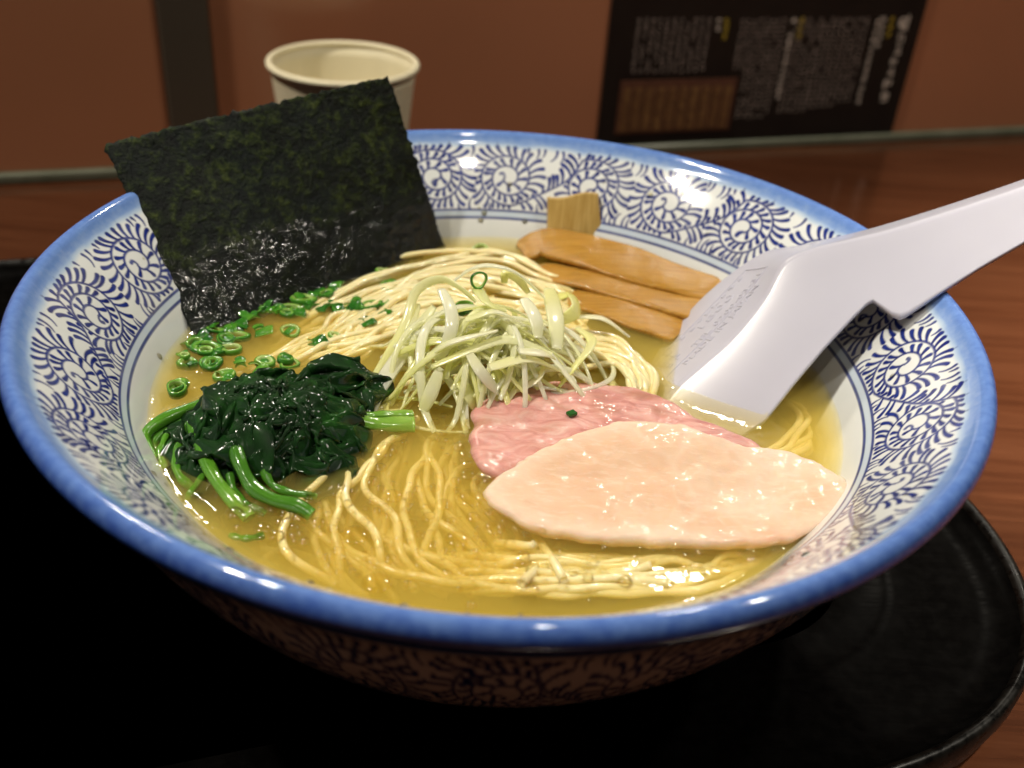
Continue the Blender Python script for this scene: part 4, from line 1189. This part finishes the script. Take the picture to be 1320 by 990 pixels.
leaves = [(0, 0, .018, .014, .1, -.0012, 1), (.010, .005, .017, .010, .5, .0004, 2), (-.010, .002, .014, .011, -.5, .0002, 3), (.004, -.007, .016, .009, .2, -.0004, 4), (.016, .008, .012, .008, .7, .0004, 5), (-.013, -.006, .012, .010, 1.2, -.001, 6), (-.019, -.003, .010, .010, .8, -.0018, 9), (.002, -.013, .013, .008, -.1, -.0022, 10), (-.015, -.012, .009, .008, .2, -.0028, 14)]
for q_ in range(11):
    a_ = rng.uniform(0, 6.28); r_ = rng.uniform(.1, .85)
    leaves.append((.018 * r_ * math.cos(a_), .013 * r_ * math.sin(a_), rng.uniform(.008, .013), rng.uniform(.005, .009), rng.uniform(0, 3.14), rng.uniform(-.0004, .0018), 40 + q_ * 3.7))
for L in leaves: leafpatch(*L)
def stem(px, z, r0, r1, t0, t1, flat=.75):
    P = np.array([at(a, b, ZS + h * .001) for (a, b), h in zip(px, z)])
    n = 30; S = spline(P, n); q = np.linspace(0, 1, n)
    rad = (r0 + (r1 - r0) * q) * .68 + .00012 * np.sin(q * 17)
    k_ = 14; V, F, t = tube(S, rad, rad * flat, k=k_)
    # ribs along the stem
    Sv = np.repeat(S, k_, 0); a = np.tile(np.linspace(0, 2 * math.pi, k_, endpoint=False), n)
    V = Sv + (V - Sv) * (1 + .10 * np.cos(a * 5))[:, None]
    me = mesh_py('stem', V, F, True); attr(me, 'tint', np.clip(t0 + (t1 - t0) * t, 0, 1))
    add('stem', me, m_stem, spin)
stem([(207, 606), (192, 580), (188, 560), (204, 545), (230, 532), (272, 518), (310, 508)], [-1.2, .6, 2.0, 3.0, 3.4, 3.6, 3.5], .0016, .0022, .55, .2)
stem([(206, 600), (198, 572), (222, 548), (262, 532)], [-1.5, .2, 1.6, 2.4], .0015, .0018, .35, .15)
stem([(244, 545), (252, 562), (264, 590), (280, 620), (298, 642), (322, 668)], [4.5, 4.2, 3.0, 1.6, .6, -1.2], .0017, .0022, .25, .7)
stem([(304, 578), (311, 600), (326, 628), (352, 644), (382, 652), (402, 664)], [5.5, 4.4, 2.2, 1.0, .2, -1.0], .0020, .0022, .2, .35)
stem([(425, 510), (445, 524), (462, 540), (486, 546), (534, 547)], [5.0, 4.4, 2.6, 1.2, .3], .0014, .0030, .35, .85, .5)
stem([(462, 536), (490, 534), (532, 533)], [2.2, 1.4, .4], .0013, .0018, .5, .8, .6)
stem([(268, 590), (262, 612), (246, 634), (240, 650)], [1.5, .4, -.6, -2.5], .0012, .0010, .2, .5)
stem([(232, 570), (226, 592), (232, 614), (250, 630)], [2.4, 1.2, .2, -1.5], .0012, .0013, .3, .55)
stem([(340, 606), (352, 626), (378, 636), (408, 640)], [3.0, 1.2, .3, -1.4], .0013, .0012, .2, .4)
stem([(215, 560), (206, 584), (214, 606)], [2.0, .8, -1.0], .0010, .0012, .4, .6)
stem([(296, 610), (302, 632), (318, 650), (342, 662)], [2.2, .8, .0, -1.8], .0011, .0012, .15, .5)
stem([(340, 690), (318, 694), (296, 690)], [-1.2, -1.0, -1.4], .0012, .0010, .3, .5)

# ================================================================== menma
def slab(name, px, z, hw, hh, mat, label, n=36, side_tilt=0.0, seed=0, group=None):
    P = np.array([at(a, b, ZS + h * .001) for (a, b), h in zip(px, z)])
    S = spline(P, n)
    q = np.linspace(0, 1, n)
    endt = np.clip(np.minimum(q, 1 - q) / .03, .55, 1) ** .5
    V, F, t = tube(S, np.interp(q, np.linspace(0, 1, len(hw)), hw) * endt, hh * endt, k=28, twist=side_tilt, power=.55)
    V = np.array([v_ + np.array([0, 0, 1]) * (0.0006 * noise.noise(Vector((v_[0] * 70, v_[1] * 90, seed))) + .00012 * noise.noise(Vector((v_[0] * 420, v_[1] * 600, seed)))) for v_ in V])
    o = add(name, mesh_py(name, V, F, True), mat); tag(o, label, 'bamboo shoot', group)
slab('menma_strip', [(672, 326), (705, 312), (770, 328), (840, 350), (925, 378)], [.2, 3.4, 4.2, 3.6, 1.8], [.0056, .0076, .0080, .0072, .0060], .0013, m_menma, 'long brown simmered bamboo strip resting on the others near the bowl wall', seed=1, side_tilt=.0)
slab('menma_strip', [(690, 352), (750, 356), (820, 374), (905, 402)], [-.8, .9, 1.3, .8], [.0056, .0072, .0076, .0066], .0011, m_menma, 'brown simmered bamboo strip sandwiched between two other strips', seed=2)
slab('menma_strip', [(735, 384), (790, 392), (840, 410), (880, 430)], [-1.2, .0, .0, -.9], [.0050, .0082, .0086, .0065], .0010, m_menma, 'broad amber bamboo strip lying lowest, half sunk beside the spoon tip', seed=3)
# upright piece leaning on the far wall
b0 = at(741, 322, ZS - .001)
best_d = None
for dd in np.linspace(.25, .42, 600):
    pp = deep(738, 251, dd); r_ = math.hypot(pp[0], pp[1])
    if r_ > np.interp(pp[2], inr[:, 1], inr[:, 0]) - .0028: best_d = dd; break
T_up = deep(738, 251, best_d)
dirv = T_up - b0; Lm = np.linalg.norm(dirv); dirv /= Lm
wd = cr - dirv * (cr @ dirv); wd /= np.linalg.norm(wd); nd = np.cross(wd, dirv)
V = []; n, k_ = 20, 9
for s_ in (-1, 1):
    for i in range(n):
        for j in range(k_):
            a, b = i / (n - 1), j / (k_ - 1) * 2 - 1
            V.append(b0 - dirv * .006 + dirv * (Lm + .006) * a + wd * b * (.0082 + .0004 * math.sin(a * 5)) + nd * (s_ * .0021 + .0009 * (1 - b * b) + .0002 * math.sin(b * 14)) + dirv * (.0006 * math.sin(b * 3) * a))
me = mesh_py('menma_up', V, [tuple(q) for q in grid_quads(n, k_)] + [tuple(q[::-1]) for q in grid_quads(n, k_, off=n * k_)] +
             [(i * k_, n * k_ + i * k_, n * k_ + (i + 1) * k_, (i + 1) * k_) for i in range(n - 1)] + [(i * k_ + k_ - 1, (i + 1) * k_ + k_ - 1, n * k_ + (i + 1) * k_ + k_ - 1, n * k_ + i * k_ + k_ - 1) for i in range(n - 1)] +
             [((n - 1) * k_ + j, n * k_ + (n - 1) * k_ + j, n * k_ + (n - 1) * k_ + j + 1, (n - 1) * k_ + j + 1) for j in range(k_ - 1)] + [(j, j + 1, n * k_ + j + 1, n * k_ + j) for j in range(k_ - 1)], True)
bm = bmesh.new(); bm.from_mesh(me); bmesh.ops.recalc_face_normals(bm, faces=bm.faces); bm.to_mesh(me); bm.free()
o = bevel(add('menma_strip', me, m_menma_up), .0006, 2); tag(o, 'short tan bamboo piece standing upright against the patterned bowl wall', 'bamboo shoot')

# ================================================================== nori
BL, BR = at(243, 418, ZS + .002), at(568, 303, ZS + .003)
TL, TR = deep(133, 186, .256), deep(503, 96, .280)
n, k_ = 90, 60
nn = np.cross(BR - BL, TL - BL); nn /= np.linalg.norm(nn)
if nn @ (CAM - BL) < 0: nn = -nn
V = []; wets = []
for i in range(n):
    for j in range(k_):
        u, v_ = i / (n - 1), j / (k_ - 1) * 1.09 - .09
        p_ = (1 - v_) * ((1 - u) * BL + u * BR) + v_ * ((1 - u) * TL + u * TR)
        p_ = p_ - nn * (.0042 * 4 * u * (1 - u) * v_) - nn * .0008 * max(0, u - .72) * max(0, v_ - .4) * 10 + nn * .0009 * noise.noise(Vector((u * 5, v_ * 4, 2)))
        p_ = p_ + (TL - BL) / np.linalg.norm(TL - BL) * .0022 * 4 * u * (1 - u) * v_
        p_ = p_ + nn * .00035 * noise.noise(Vector((u * 30, v_ * 20, 3)))
        ed = .0013
        if i in (0, n - 1): p_ = p_ + (BR - BL) / .085 * ed * noise.noise(Vector((j * .5, i, 1)))
        if j in (0, k_ - 1): p_ = p_ + (TL - BL) / .05 * ed * noise.noise(Vector((i * .5, j, 4)))
        V.append(p_)
        wets.append(np.clip((.42 - v_ + .18 * noise.noise(Vector((u * 6, v_ * 6, 8))) - .1 * u) / .16, 0, 1))
me = mesh_np('nori', V, grid_quads(n, k_)); attr(me, 'wetness', wets)
nori = add('nori_sheet', me, m_nori); s_ = nori.modifiers.new('t', 'SOLIDIFY'); s_.thickness = .0003
tag(nori, 'rectangular dark green seaweed sheet standing in the broth against the rim', 'seaweed')

# ================================================================== paper cup
cc = (deep(343, 73, .42) + deep(542, 81, .42)) / 2
RC = .0302; ZR = cc[2] - .0022
cup = empty('paper_cup', (cc[0], cc[1], ZT)); tag(cup, 'plain white paper cup standing behind the black seaweed sheet', 'cup')
hC = ZR - ZT
def lathe(prof, c_, k_=96):
    P = np.array(prof); a = np.linspace(0, 2 * math.pi, k_, endpoint=False)
    V = np.stack([c_[0] + P[:, 0][:, None] * np.cos(a), c_[1] + P[:, 0][:, None] * np.sin(a), np.repeat(P[:, 1][:, None], k_, 1)], -1).reshape(-1, 3)
    return V, grid_quads(len(P), k_, False, True)
RB = RC * .74
V, F = lathe([(.001, ZT + .006), (RB - .0012, ZT + .006), (RC - .0006, ZR - .001), (RC, ZR - .001), (RC * .87, ZT + hC * .5), (RB, ZT + .0008), (RB - .0006, ZT + .0004), (RB - .0012, ZT + .006)], cc)
P_ = [(.001, ZT + .006)] + [(RB - .0014, ZT + .006)] + [(RB - .0012 + (RC - RB + .0006) * t, ZT + .006 + (ZR - ZT - .006) * t) for t in np.linspace(0, 1, 14)] + [(RC - (RC - RB) * t, ZR - (ZR - ZT - .0005) * t) for t in np.linspace(0, 1, 16)]
V, F = lathe(P_, cc)
add('body', mesh_np('cup_body', V, F[:, ::-1]), m_cup, cup)
P_ = [(RC + .0002 + .0014 * math.cos(t), ZR + .0008 + .0014 * math.sin(t)) for t in np.linspace(0, 2 * math.pi, 17)]
V, F = lathe(P_, cc)
add('rolled_rim', mesh_np('cup_rim', V, F), m_cup, cup)
for o in bpy.data.objects:
    if o.type == 'MESH' and o.name.startswith(('body', 'rolled_rim')) and o.parent == cup:
        bm = bmesh.new(); bm.from_mesh(o.data); bmesh.ops.recalc_face_normals(bm, faces=bm.faces); bm.to_mesh(o.data); bm.free()

# ================================================================== embossed writing on the spoon
if EMB:
    umin, umax = -.021, .021
    fr_ = MB()
    bar(fr_, (umin, -.0055), (umax, -.0055), .00012); bar(fr_, (umin, .0065), (umax, .0065), .00012); bar(fr_, (umin, -.0055), (umin, .0065), .00012); bar(fr_, (umax, -.0055), (umax, .0065), .00012)
    emboss('embossed_frame', fr_.V, fr_.F, sbody)
    put_text('MADE IN JAPAN', .0032, -.013, -.0085, .028)
    put_text('TEL 0200-03-31', .0030, -.007, -.0046, .026)
    put_text('1800', .0040, -.002, .0002, .014)
    mk = MB()
    for r_ in range(3):
        for c2 in range(3):
            for _ in range(4):
                a = (-.0195 + c2 * .0036 + rng.uniform(0, .0012), -.003 + r_ * .003 + rng.uniform(0, .002)); l_ = rng.uniform(.001, .0018)
                bar(mk, a, (a[0] + l_, a[1]) if rng.random() < .5 else (a[0], a[1] + l_), .00014)
    for c2 in range(8):
        for _ in range(3):
            a = (-.006 + c2 * .0032 + rng.uniform(0, .001), .0042 + rng.uniform(0, .001)); l_ = rng.uniform(.0008, .0015)
            bar(mk, a, (a[0] + l_, a[1]) if rng.random() < .5 else (a[0], a[1] + l_), .00013)
    emboss('embossed_lettering', mk.V, mk.F, sbody)
